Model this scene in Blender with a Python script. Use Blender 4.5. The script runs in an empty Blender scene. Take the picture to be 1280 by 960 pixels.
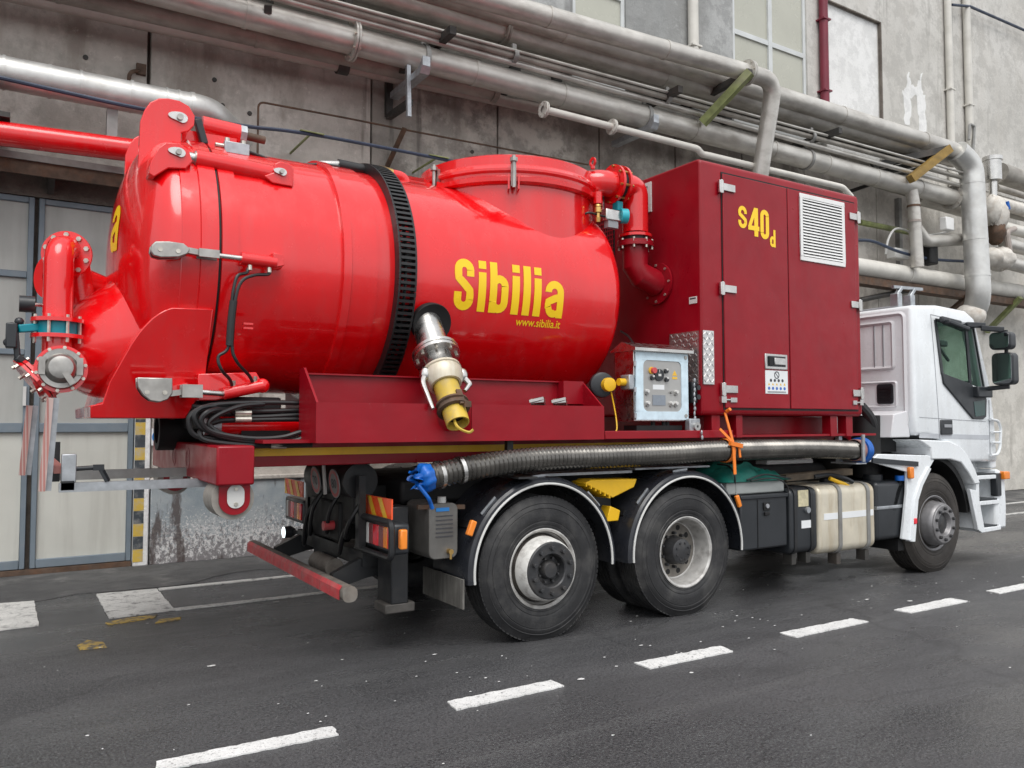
import bpy, bmesh, math, random
from math import sin, cos, pi, radians, sqrt, atan2
from mathutils import Vector, Matrix
random.seed(7)
sc = bpy.context.scene
col = sc.collection

# ---------------------------------------------------------------- camera
cam_d = bpy.data.cameras.new('camera'); cam = bpy.data.objects.new('camera', cam_d); col.objects.link(cam)
cam_d.sensor_width = 36; cam_d.lens = 28.39; cam_d.clip_end = 500; cam_d.clip_start = 0.05
TH, PIT = radians(58.02), 0.048
d0 = Vector((cos(TH), sin(TH), 0)); rt = Vector((sin(TH), -cos(TH), 0)); up = Vector((0, 0, 1))
fw = d0*cos(PIT)+up*sin(PIT); uu = -d0*sin(PIT)+up*cos(PIT)
M = Matrix((rt, uu, -fw)).transposed().to_4x4(); M.translation = (-3.33, -4.906, 1.572)
cam.matrix_world = M
sc.camera = cam
# ---------------------------------------------------------------- sky, sun, exposure
w = bpy.data.worlds.new('World'); sc.world = w; w.use_nodes = True
nt = w.node_tree; bg = nt.nodes['Background']
sky = nt.nodes.new('ShaderNodeTexSky'); sky.sky_type = 'NISHITA'; sky.sun_disc = False
SUN_EL, SUN_ROT = radians(58), radians(200)
sky.sun_elevation = SUN_EL; sky.sun_rotation = SUN_ROT; sky.air_density = 1.0; sky.dust_density = 3.0; sky.ozone_density = 1.0
hs = nt.nodes.new('ShaderNodeHueSaturation'); hs.inputs['Saturation'].default_value = 0.12
nt.links.new(sky.outputs[0], hs.inputs['Color'])
ovc = nt.nodes.new('ShaderNodeMix'); ovc.data_type = 'RGBA'; ovc.inputs[0].default_value = .6   # even overcast veil over the sky
ovc.inputs[7].default_value = (6.3, 6.45, 6.7, 1); nt.links.new(hs.outputs[0], ovc.inputs[6]); nt.links.new(ovc.outputs[2], bg.inputs['Color'])
bg.inputs['Strength'].default_value = 0.125
sl = bpy.data.lights.new('sun', 'SUN'); sl.energy = 1.1; sl.angle = radians(40); sl.color = (1, .97, .93)
so = bpy.data.objects.new('sun', sl); col.objects.link(so)
sdir = Vector((sin(SUN_ROT)*cos(SUN_EL), cos(SUN_ROT)*cos(SUN_EL), sin(SUN_EL)))
so.rotation_euler = (-sdir).to_track_quat('-Z', 'Y').to_euler(); so.location = (0, -5, 20)
vs = sc.view_settings; vs.view_transform = 'Standard'; vs.look = 'None'; vs.exposure = 0.68; vs.gamma = 1
sc.cycles.max_bounces = 6

# ---------------------------------------------------------------- materials
def N(nt, t, **k):
    n = nt.nodes.new(t)
    for a, v in k.items():
        if a in n.inputs: n.inputs[a].default_value = v
        else: setattr(n, a, v)
    return n
def ramp(nt, src, a, b, ca=(0, 0, 0, 1), cb=(1, 1, 1, 1)):
    r = nt.nodes.new('ShaderNodeValToRGB'); r.color_ramp.elements[0].position = a; r.color_ramp.elements[1].position = b
    r.color_ramp.elements[0].color = ca; r.color_ramp.elements[1].color = cb
    nt.links.new(src, r.inputs[0]); return r.outputs[0]
def mixc(nt, f, a, b):
    m = nt.nodes.new('ShaderNodeMix'); m.data_type = 'RGBA'
    for s, i in ((f, 0), (a, 6), (b, 7)):
        if hasattr(s, 'links'): nt.links.new(s, m.inputs[i])
        elif i == 0: m.inputs[0].default_value = s
        else: m.inputs[i].default_value = (*s[:3], 1)
    return m.outputs[2]
def noise(nt, co, scale, detail=5, rough=.55, sx=None):
    n = nt.nodes.new('ShaderNodeTexNoise'); n.inputs['Scale'].default_value = scale
    n.inputs['Detail'].default_value = detail; n.inputs['Roughness'].default_value = rough
    if sx:
        mp = nt.nodes.new('ShaderNodeMapping'); mp.inputs['Scale'].default_value = sx
        nt.links.new(co, mp.inputs[0]); co = mp.outputs[0]
    nt.links.new(co, n.inputs['Vector']); return n.outputs[0]
def mat(name, c, rough=.5, metal=0, coat=0, var=.12, scale=3, dirt=0, dcol=(.09, .08, .07), dscale=2.5, streak=None, bump=0, bscale=40, rvar=.1, spec=.5, wave=0, chips=0):
    m = bpy.data.materials.new(name); m.use_nodes = True; nt = m.node_tree; b = nt.nodes['Principled BSDF']
    geo = nt.nodes.new('ShaderNodeNewGeometry'); co = geo.outputs['Position']
    n1 = noise(nt, co, scale)
    cc = mixc(nt, ramp(nt, n1, .3, .7), tuple(x*(1-var) for x in c), tuple(min(1, x*(1+var)) for x in c))
    if dirt:
        n2 = noise(nt, co, dscale, 8, .65, streak)
        f = ramp(nt, n2, .48, .78, (0, 0, 0, 1), (dirt, dirt, dirt, 1))
        cc = mixc(nt, f, cc, dcol)
    if chips:
        cc = mixc(nt, ramp(nt, noise(nt, co, 38, 6, .75, (1, 1, .35)), .66, .70, (0, 0, 0, 1), (chips*.5,)*3+(1,)), cc, tuple(x*.5+.12 for x in c))
        cc = mixc(nt, ramp(nt, noise(nt, co, 9, 9, .8), .63, .70, (0, 0, 0, 1), (chips*.45,)*3+(1,)), cc, tuple(x*.55 for x in c))
    nt.links.new(cc, b.inputs['Base Color'])
    rr = nt.nodes.new('ShaderNodeMapRange'); nt.links.new(noise(nt, co, scale*2.3, 6), rr.inputs[0])
    rr.inputs[1].default_value = .3; rr.inputs[2].default_value = .7
    rr.inputs[3].default_value = max(.03, rough-rvar); rr.inputs[4].default_value = min(1, rough+rvar)
    nt.links.new(rr.outputs[0], b.inputs['Roughness'])
    b.inputs['Metallic'].default_value = metal; b.inputs['Coat Weight'].default_value = coat; b.inputs['Coat Roughness'].default_value = .05
    b.inputs['Specular IOR Level'].default_value = spec
    if wave:
        bp = nt.nodes.new('ShaderNodeBump'); bp.inputs['Strength'].default_value = wave; bp.inputs['Distance'].default_value = .03
        nt.links.new(noise(nt, co, 2.6, 3), bp.inputs['Height']); nt.links.new(bp.outputs[0], b.inputs['Normal']); nt.links.new(bp.outputs[0], b.inputs['Coat Normal'])
    if bump:
        bp = nt.nodes.new('ShaderNodeBump'); bp.inputs['Strength'].default_value = bump; bp.inputs['Distance'].default_value = .01
        nt.links.new(noise(nt, co, bscale, 4), bp.inputs['Height']); nt.links.new(bp.outputs[0], b.inputs['Normal'])
    return m
def emis(name, c, s, base):
    m = mat(name, base, .25, var=.05); b = m.node_tree.nodes['Principled BSDF']
    b.inputs['Emission Color'].default_value = (*c, 1); b.inputs['Emission Strength'].default_value = s; return m

RED = mat('red_paint', (.74, .003, .006), .22, coat=.8, var=.06, dirt=.38, dcol=(.58, .06, .06), dscale=4.5, streak=(2, 2, .2), rvar=.09, wave=.16, chips=.5)
MAROON = mat('maroon_paint', (.265, .002, .0095), .36, coat=.0, var=.10, dirt=.2, dcol=(.17, .020, .026), dscale=4, streak=(2.5, 2.5, .25), rvar=.09, spec=.35, wave=.22, chips=.8)
BLACKP = mat('black_paint', (.013, .014, .016), .45, var=.25, dirt=.4, dcol=(.06, .057, .05), dscale=5)
FENDER = mat('fender_plastic', (.02, .022, .028), .30, var=.15, dirt=.25, dcol=(.08, .08, .08), dscale=6)
DARK = mat('underbody_black', (.006, .006, .0065), .65, var=.3, dirt=.3, dcol=(.02, .018, .016), dscale=4)
RUBBER = mat('tyre_rubber', (.021, .021, .0225), .62, var=.35, scale=5, dirt=.8, dcol=(.085, .082, .076), dscale=5, bump=.25, bscale=60)
BROWNRUB = mat('front_tyre_rubber', (.03, .026, .023), .75, var=.2, scale=5, dirt=.6, dcol=(.085, .074, .062), dscale=3, bump=.25, bscale=60)
WHITE = mat('white_cab_paint', (.78, .81, .83), .28, coat=.5, var=.04, dirt=.35, dcol=(.50, .49, .46), dscale=4, streak=(1.5, 1.5, .3), rvar=.06, wave=.06)
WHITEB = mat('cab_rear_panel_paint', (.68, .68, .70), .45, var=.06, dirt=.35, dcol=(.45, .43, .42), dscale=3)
GREYP = mat('grey_trim_plastic', (.30, .31, .33), .5, var=.1)
PLAST = mat('black_plastic', (.022, .025, .029), .38, var=.15)
STEEL = mat('stainless_steel', (.58, .57, .55), .28, metal=1, var=.12, scale=9, dirt=.25, dcol=(.3, .28, .25), dscale=8)
DULLST = mat('dull_cap_steel', (.36, .35, .33), .36, metal=.9, var=.2, scale=10, dirt=.5, dcol=(.16, .15, .14), dscale=12)
CAST = mat('cast_latch_steel', (.40, .385, .36), .38, metal=.85, var=.2, scale=12)
GALV = mat('galvanised_steel', (.40, .42, .44), .45, metal=.7, var=.2, scale=14)
ZINC = mat('zinc_bolt', (.55, .52, .46), .4, metal=.8, var=.2, scale=30)
ALU = mat('tank_aluminium', (.64, .59, .48), .42, metal=.25, var=.14, scale=4, dirt=.9, dcol=(.42, .33, .20), dscale=4, streak=(3, 3, .35))
RIMW = mat('rim_silver', (.52, .51, .49), .42, metal=.35, var=.2, scale=9, dirt=.9, dcol=(.10, .085, .07), dscale=8)
RINGW = mat('worn_white_hub_ring', (.66, .65, .62), .5, var=.12, scale=9, dirt=.75, dcol=(.10, .075, .055), dscale=13)
RIMD = mat('grimy_rim_well', (.07, .062, .055), .6, metal=.2, var=.4, scale=12, dirt=.5, dcol=(.2, .185, .17), dscale=11)
RIMF = mat('front_rim_silver', (.26, .255, .26), .4, metal=.5, var=.2, scale=9, dirt=.5, dcol=(.16, .15, .14), dscale=6)
HUBB = mat('hub_black', (.045, .046, .049), .45, metal=.3, var=.3, scale=12, dirt=.4, dcol=(.12, .10, .08), dscale=9)
YELLOW = mat('yellow_paint', (.82, .48, .012), .42, var=.08, dirt=.3, dcol=(.35, .22, .05), dscale=7)
WORNY = mat('worn_yellow_paint', (.58, .40, .05), .5, var=.15, dirt=.9, dcol=(.30, .25, .17), dscale=14)
LETTER = mat('yellow_letter_film', (.95, .62, .012), .35, var=.03)
TEAL = mat('teal_paint', (.0, .23, .29), .4, var=.12)
BLUE = mat('blue_plastic_wrap', (.004, .10, .42), .35, var=.25, scale=14)
ORANGE = mat('orange_strap', (.80, .20, .02), .5, var=.12)
ORLENS = mat('orange_lens', (.85, .24, .02), .2, coat=.6, var=.06)
REDLENS = mat('red_lens', (.85, .02, .04), .15, coat=.8, var=.1)
REFLR = mat('reflective_red', (.95, .11, .03), .3, var=.08)
REFLY = mat('reflective_yellow', (.98, .56, .05), .3, var=.08)
VENTW = mat('white_vent_enamel', (.80, .80, .79), .4, var=.05, dirt=.25, dcol=(.5, .48, .45), dscale=9)
DISCW = mat('shaded_grimy_disc_white', (.30, .29, .28), .6, var=.2, dirt=.5, dcol=(.1, .09, .08), dscale=9)  # disc white darkened for the shade it hangs in, with grime over it
DULLW = mat('dull_white', (.62, .62, .60), .5, var=.1, dirt=.3, dcol=(.3, .28, .25), dscale=6)
POLEW = mat('faded_pole_white', (.50, .37, .34), .6, var=.1, dirt=.4, dcol=(.38, .30, .27), dscale=9)
POLER = mat('faded_pole_red', (.40, .17, .15), .6, var=.15, dirt=.4, dcol=(.40, .24, .21), dscale=9)
BARRED = mat('scuffed_bar_red', (.55, .05, .06), .45, var=.2, scale=8, dirt=.8, dcol=(.30, .22, .20), dscale=9)
BARTOP = mat('scuffed_bar_dirt', (.16, .14, .12), .7, var=.3, scale=10, dirt=.5, dcol=(.30, .29, .27), dscale=12)
HOSE = mat('ribbed_hose_rubber', (.10, .094, .085), .20, metal=.6, coat=.5, var=.3, scale=6, dirt=.55, dcol=(.25, .235, .21), dscale=4)
BHOSE = mat('black_rubber_hose', (.014, .014, .015), .4, var=.2)
TARP = mat('green_tarp_cloth', (.006, .14, .11), .55, var=.3, scale=9, bump=.5, bscale=18)
GREYBOX = mat('grey_box_plastic', (.33, .35, .34), .55, var=.1, dirt=.4, dcol=(.18, .18, .17))
BRASS = mat('brass', (.62, .40, .14), .3, metal=1, var=.1)
PLATE = mat('checker_plate_metal', (.62, .61, .60), .3, metal=.9, var=.15, scale=20)
FILM = mat('blue_protective_film', (.60, .74, .82), .35, var=.12, scale=14)
PANELG = mat('brushed_panel', (.42, .415, .40), .4, metal=.5, var=.08)
SCREEN = mat('grey_screen', (.22, .25, .29), .2, var=.05)
PIPE = mat('grey_pipe_paint', (.56, .54, .50), .38, metal=.5, var=.16, scale=2.5, dirt=.75, dcol=(.20, .17, .14), dscale=2.2, streak=(.6, 2, 2), bump=.25, bscale=7)
PIPED = mat('aged_dark_pipe_paint', (.33, .31, .275), .5, metal=.2, var=.25, scale=2.5, dirt=.85, dcol=(.12, .095, .075), dscale=1.8, streak=(.8, 2, 2))
PIPEW = mat('pale_pipe_paint', (.62, .60, .55), .5, var=.1, dirt=.4, dcol=(.30, .28, .24), dscale=2.5)
PIPEP = mat('pinkish_pipe_paint', (.36, .31, .28), .5, metal=.1, var=.15, dirt=.5, dcol=(.18, .12, .10), dscale=2.5)
LAG = mat('lagging_sheet', (.62, .62, .60), .42, metal=.6, var=.12, scale=3, dirt=.4, dcol=(.35, .32, .28), dscale=4, bump=.3, bscale=10)
RUST = mat('rusty_steel', (.10, .065, .045), .7, metal=.2, var=.4, scale=9, dirt=.6, dcol=(.2, .08, .03), dscale=6)
GREEN = mat('lichen_green_bracket', (.20, .23, .085), .6, var=.3, scale=8, dirt=.5, dcol=(.3, .27, .22))
OCHRE = mat('ochre_bracket', (.27, .17, .04), .6, var=.25, scale=8, dirt=.5, dcol=(.12, .09, .05))
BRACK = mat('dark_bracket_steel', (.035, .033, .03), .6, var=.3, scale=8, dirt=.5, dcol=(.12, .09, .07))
BRACKG = mat('grey_bracket_steel', (.28, .28, .27), .5, metal=.3, var=.2, scale=6, dirt=.5, dcol=(.14, .11, .09))
CABLE = mat('blue_black_cable', (.035, .05, .085), .5, var=.2)
WRAP = mat('white_insulation_wrap', (.62, .59, .54), .8, var=.12, scale=9, dirt=.6, dcol=(.33, .24, .16), dscale=7, bump=.8, bscale=22)
GATEP = mat('gate_sheet', (.40, .405, .38), .55, metal=.1, var=.08, scale=1.5, dirt=.5, dcol=(.21, .205, .19), dscale=1.4, streak=(3, 1, .3))
GATEL = mat('gate_sheet_pale', (.55, .55, .50), .55, var=.08, scale=1.5, dirt=.5, dcol=(.33, .32, .28), dscale=1.6, streak=(4, 1, .3))
GATEF = mat('gate_frame_blue_grey', (.17, .21, .245), .5, metal=.1, var=.12, dirt=.35, dcol=(.24, .24, .23), dscale=6)
DRED = mat('dark_red_conduit', (.17, .012, .03), .45, var=.12)
WFRAME = mat('window_frame_white', (.58, .60, .60), .5, var=.08, dirt=.3, dcol=(.4, .4, .38))
WPANE = mat('frosted_window_pane', (.44, .44, .375), .25, var=.06, scale=1.2, rvar=.08)
SIGNW = mat('sign_white', (.75, .77, .78), .4, var=.04)
SIGNB = mat('sign_blue', (.02, .20, .55), .4, var=.04)
HAZY = mat('hazard_yellow_worn', (.58, .40, .07), .6, var=.12, dirt=1, dcol=(.42, .40, .35), dscale=14)
HAZB = mat('hazard_black_worn', (.05, .06, .07), .6, var=.2, dirt=1, dcol=(.28, .28, .27), dscale=14)
PRINT = mat('dark_print', (.05, .05, .06), .5)
PRED = mat('print_red', (.6, .08, .08), .5)
PYEL = mat('print_yellow', (.75, .45, .05), .5)
PBLU = mat('print_blue', (.06, .15, .5), .5)
SEAT = mat('seat_fabric', (.20, .15, .15), .8, var=.2)
MIRR = mat('mirror_glass', (.7, .72, .74), .05, metal=1, var=.02, rvar=.01)

def glass_mat():
    m = bpy.data.materials.new('green_tinted_glass'); m.use_nodes = True; nt = m.node_tree
    b = nt.nodes['Principled BSDF']; out = nt.nodes['Material Output']
    b.inputs['Base Color'].default_value = (.02, .04, .035, 1); b.inputs['Roughness'].default_value = .04
    tr = nt.nodes.new('ShaderNodeBsdfTransparent'); tr.inputs[0].default_value = (.80, .90, .85, 1)
    mx = nt.nodes.new('ShaderNodeMixShader'); fr = nt.nodes.new('ShaderNodeLayerWeight'); pw = nt.nodes.new('ShaderNodeMath'); pw.operation = 'POWER'; pw.inputs[1].default_value = 4; nt.links.new(fr.outputs['Facing'], pw.inputs[0])
    ad = nt.nodes.new('ShaderNodeMath'); ad.operation = 'MULTIPLY_ADD'; ad.inputs[1].default_value = .55; ad.inputs[2].default_value = .05; nt.links.new(pw.outputs[0], ad.inputs[0])
    nt.links.new(ad.outputs[0], mx.inputs[0]); nt.links.new(tr.outputs[0], mx.inputs[1]); nt.links.new(b.outputs[0], mx.inputs[2])
    nt.links.new(mx.outputs[0], out.inputs[0]); return m
GLASS = glass_mat()

def concrete(name, c1, c2, stain, samt, lo=.47, hi=.75, spl=.3):
    m = bpy.data.materials.new(name); m.use_nodes = True; nt = m.node_tree; b = nt.nodes['Principled BSDF']
    co = nt.nodes.new('ShaderNodeNewGeometry').outputs['Position']
    def amt(a): return (a, a, a, 1)
    mid = tuple((x+y)/2 for x, y in zip(c1, c2))
    c = mixc(nt, ramp(nt, noise(nt, co, .55, 10, .62), .40, .60), c1, c2)
    c = mixc(nt, ramp(nt, noise(nt, co, 3.1, 10, .7), .47, .56, (0, 0, 0, 1), amt(.6)), c, tuple(x*.80 for x in c1))
    c = mixc(nt, ramp(nt, noise(nt, co, 1.3, 12, .74), .53, .60, (0, 0, 0, 1), amt(spl)), c, tuple((x+y)*.45 for x, y in zip(stain, c1)))
    c = mixc(nt, ramp(nt, noise(nt, co, 1.0, 8, .62, (1.1, 1.1, .3)), lo+.03, lo+.12, (0, 0, 0, 1), amt(samt*.6)), c, tuple(x*1.3 for x in stain))
    c = mixc(nt, ramp(nt, noise(nt, co, 1.0, 6, .55, (2.6, 2.6, .22)), .61, .67, (0, 0, 0, 1), amt(samt*.8)), c, tuple(x*.55 for x in stain))
    c = mixc(nt, ramp(nt, noise(nt, co, 7, 9, .75), .60, .68, (0, 0, 0, 1), amt(.45)), c, tuple(min(1, x*1.22) for x in c2))
    c = mixc(nt, ramp(nt, noise(nt, co, 30, 5, .7), .58, .68, (0, 0, 0, 1), amt(.4)), c, tuple(x*.6 for x in c1))
    nt.links.new(c, b.inputs['Base Color']); b.inputs['Roughness'].default_value = .85
    bp = nt.nodes.new('ShaderNodeBump'); bp.inputs['Strength'].default_value = .8; bp.inputs['Distance'].default_value = .02
    nt.links.new(noise(nt, co, 13, 12, .78), bp.inputs['Height']); nt.links.new(bp.outputs[0], b.inputs['Normal'])
    return m
CONC = concrete('stained_concrete', (.50, .465, .42), (.64, .605, .555), (.16, .13, .105), .85)
CONCD = concrete('dark_mottled_concrete', (.30, .28, .25), (.54, .51, .455), (.11, .095, .08), .85, .46, .66, .7)
CONCB = concrete('brown_recess_concrete', (.12, .10, .085), (.2, .175, .15), (.05, .042, .035), .8)
PLAS = concrete('pale_plaster', (.52, .505, .47), (.62, .605, .57), (.40, .38, .345), .5, .5, .8, .10)
PLASG = concrete('grey_plaster', (.30, .305, .30), (.42, .425, .42), (.20, .20, .195), .7, .45, .75, .2)
PLASW = concrete('white_plaster', (.78, .78, .765), (.82, .82, .81), (.60, .59, .57), .5, .5, .8, .05)
PLASL = concrete('warm_beige_plaster', (.55, .525, .475), (.64, .615, .565), (.38, .345, .30), .5, .52, .8, .12)
def peel():
    m = bpy.data.materials.new('peeling_blue_grey_paint'); m.use_nodes = True; nt = m.node_tree; b = nt.nodes['Principled BSDF']
    geo = nt.nodes.new('ShaderNodeNewGeometry'); co = geo.outputs['Position']
    sep = nt.nodes.new('ShaderNodeSeparateXYZ'); nt.links.new(co, sep.inputs[0])
    c = mixc(nt, ramp(nt, noise(nt, co, 3, 6, .6), .35, .65), (.24, .285, .31), (.37, .40, .41))
    ad = nt.nodes.new('ShaderNodeMath'); ad.operation = 'MULTIPLY_ADD'; ad.inputs[1].default_value = -.34; nt.links.new(sep.outputs[2], ad.inputs[0])
    nt.links.new(noise(nt, co, 34, 9, .8), ad.inputs[2])
    c = mixc(nt, ramp(nt, ad.outputs[0], .38, .41), c, (.66, .65, .64))
    a2 = nt.nodes.new('ShaderNodeMath'); a2.operation = 'MULTIPLY_ADD'; a2.inputs[1].default_value = -.30; nt.links.new(sep.outputs[2], a2.inputs[0]); nt.links.new(noise(nt, co, 22, 9, .8, (1, 1, .7)), a2.inputs[2])
    c = mixc(nt, ramp(nt, a2.outputs[0], .42, .46, (0, 0, 0, 1), (.85,)*3+(1,)), c, (.15, .14, .145))
    c = mixc(nt, ramp(nt, noise(nt, co, 2.2, 6, .6, (2, 2, .5)), .56, .62, (0, 0, 0, 1), (.85,)*3+(1,)), c, (.065, .045, .04))
    nt.links.new(c, b.inputs['Base Color']); b.inputs['Roughness'].default_value = .75
    bp = nt.nodes.new('ShaderNodeBump'); bp.inputs['Strength'].default_value = .6; bp.inputs['Distance'].default_value = .01
    nt.links.new(noise(nt, co, 24, 9, .7), bp.inputs['Height']); nt.links.new(bp.outputs[0], b.inputs['Normal']); return m
PEEL = peel()
def asphalt():
    m = bpy.data.materials.new('asphalt'); m.use_nodes = True; nt = m.node_tree; b = nt.nodes['Principled BSDF']
    co = nt.nodes.new('ShaderNodeNewGeometry').outputs['Position']
    def amt(a): return (a, a, a, 1)
    c = mixc(nt, ramp(nt, noise(nt, co, .45, 9, .62, (.45, 1.2, 1)), .38, .62), (.044, .044, .047), (.084, .084, .088))
    c = mixc(nt, ramp(nt, noise(nt, co, .9, 9, .7, (.12, 2.4, 1)), .52, .62, (0, 0, 0, 1), amt(.55)), c, (.115, .115, .116))
    c = mixc(nt, ramp(nt, noise(nt, co, .8, 8, .65, (.3, 1.0, 1)), .53, .61, (0, 0, 0, 1), amt(.65)), c, (.030, .030, .033))
    c = mixc(nt, ramp(nt, noise(nt, co, 3.2, 8, .7), .58, .66, (0, 0, 0, 1), amt(.4)), c, (.026, .026, .028))
    c = mixc(nt, ramp(nt, noise(nt, co, 34, 6, .8), .53, .61, (0, 0, 0, 1), amt(.5)), c, (.125, .124, .122))
    c = mixc(nt, ramp(nt, noise(nt, co, 80, 5, .8), .51, .59, (0, 0, 0, 1), amt(.85)), c, (.15, .15, .153))
    c = mixc(nt, ramp(nt, noise(nt, co, 55, 4, .7), .53, .61, (0, 0, 0, 1), amt(.8)), c, (.018, .018, .019))
    vo = nt.nodes.new('ShaderNodeTexVoronoi'); vo.feature = 'DISTANCE_TO_EDGE'; vo.inputs['Scale'].default_value = .23
    wv = nt.nodes.new('ShaderNodeTexNoise'); wv.inputs['Scale'].default_value = 1.6; wv.inputs['Detail'].default_value = 8; nt.links.new(co, wv.inputs['Vector'])
    ad = nt.nodes.new('ShaderNodeVectorMath'); ad.operation = 'MULTIPLY_ADD'; nt.links.new(wv.outputs[1], ad.inputs[0]); ad.inputs[1].default_value = (.9, .9, 0); nt.links.new(co, ad.inputs[2])
    nt.links.new(ad.outputs[0], vo.inputs['Vector'])
    crack = ramp(nt, vo.outputs['Distance'], .0010, .0025, (.35, .35, .35, 1), (0, 0, 0, 1))
    c = mixc(nt, crack, c, (.014, .014, .015))
    c = mixc(nt, ramp(nt, noise(nt, co, 5.5, 9, .82), .64, .68, (0, 0, 0, 1), amt(.8)), c, (.30, .29, .28))
    nt.links.new(c, b.inputs['Base Color'])
    rr = ramp(nt, noise(nt, co, .55, 8, .62, (.5, 1.1, 1)), .42, .60, amt(.13), amt(.52)); nt.links.new(rr, b.inputs['Roughness'])
    bp = nt.nodes.new('ShaderNodeBump'); bp.inputs['Strength'].default_value = 1; bp.inputs['Distance'].default_value = .010
    nt.links.new(noise(nt, co, 85, 5, .75), bp.inputs['Height']); nt.links.new(bp.outputs[0], b.inputs['Normal']); return m
ASPH = asphalt()
def worn(name, c, lo, hi, sc_=26):
    m = bpy.data.materials.new(name); m.use_nodes = True; nt = m.node_tree; b = nt.nodes['Principled BSDF']; out = nt.nodes['Material Output']
    co = nt.nodes.new('ShaderNodeNewGeometry').outputs['Position']
    cc = mixc(nt, ramp(nt, noise(nt, co, 6, 5), .35, .7), tuple(x*.82 for x in c), c)
    cc = mixc(nt, ramp(nt, noise(nt, co, sc_, 9, .75), lo, hi), cc, (.08, .08, .082))
    cc = mixc(nt, ramp(nt, noise(nt, co, 85, 5, .8), .54, .64, (0, 0, 0, 1), (.75,)*3+(1,)), cc, (.12, .12, .12))
    nt.links.new(cc, b.inputs['Base Color']); b.inputs['Roughness'].default_value = .7
    return m
PAINTW = worn('worn_white_road_paint', (.78, .78, .765), .56, .66)
PAINTF = worn('faded_white_road_paint', (.62, .615, .59), .52, .66, 9)
PAINTY = worn('worn_yellow_road_paint', (.50, .34, .08), .47, .58, 13)

# ---------------------------------------------------------------- mesh helpers
WO = {}
SMALL = {'flange_bolts', 'wheel_nuts', 'hub_bolts', 'hand_holes', 'label_lines', 'pictogram_row', 'print_line', 'ribs', 'loose_couplings'}
def origin(o): return WO.get(o.name, Vector((0, 0, 0)))
def frame_of(d):
    d = Vector(d).normalized(); a = Vector((0, 0, 1)) if abs(d.z) < .9 else Vector((1, 0, 0))
    u = d.cross(a).normalized(); return u, d.cross(u).normalized(), d
def smooth_path(pts, n=8):
    p = [Vector(q) for q in pts]
    if len(p) < 3: return p
    out = []
    for i in range(len(p)-1):
        a = p[i-1] if i else p[0]*2-p[1]; b, c = p[i], p[i+1]; d = p[i+2] if i+2 < len(p) else c*2-b
        for k in range(n):
            t = k/n
            out.append(.5*((2*b)+(c-a)*t+(2*a-5*b+4*c-d)*t*t+(3*b-a-3*c+d)*t**3))
    return out+[p[-1]]
def fillet(pts, r, n=6):
    """polyline with rounded corners"""
    p = [Vector(q) for q in pts]; out = [p[0]]
    for i in range(1, len(p)-1):
        a, b, c = p[i-1], p[i], p[i+1]; da, dc = (a-b), (c-b)
        t = min(r, da.length*.48, dc.length*.48); s, e = b+da.normalized()*t, b+dc.normalized()*t
        for k in range(n+1):
            f = k/n; out.append(s*(1-f)**2+b*2*f*(1-f)+e*f*f)
    return out+[p[-1]]
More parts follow.
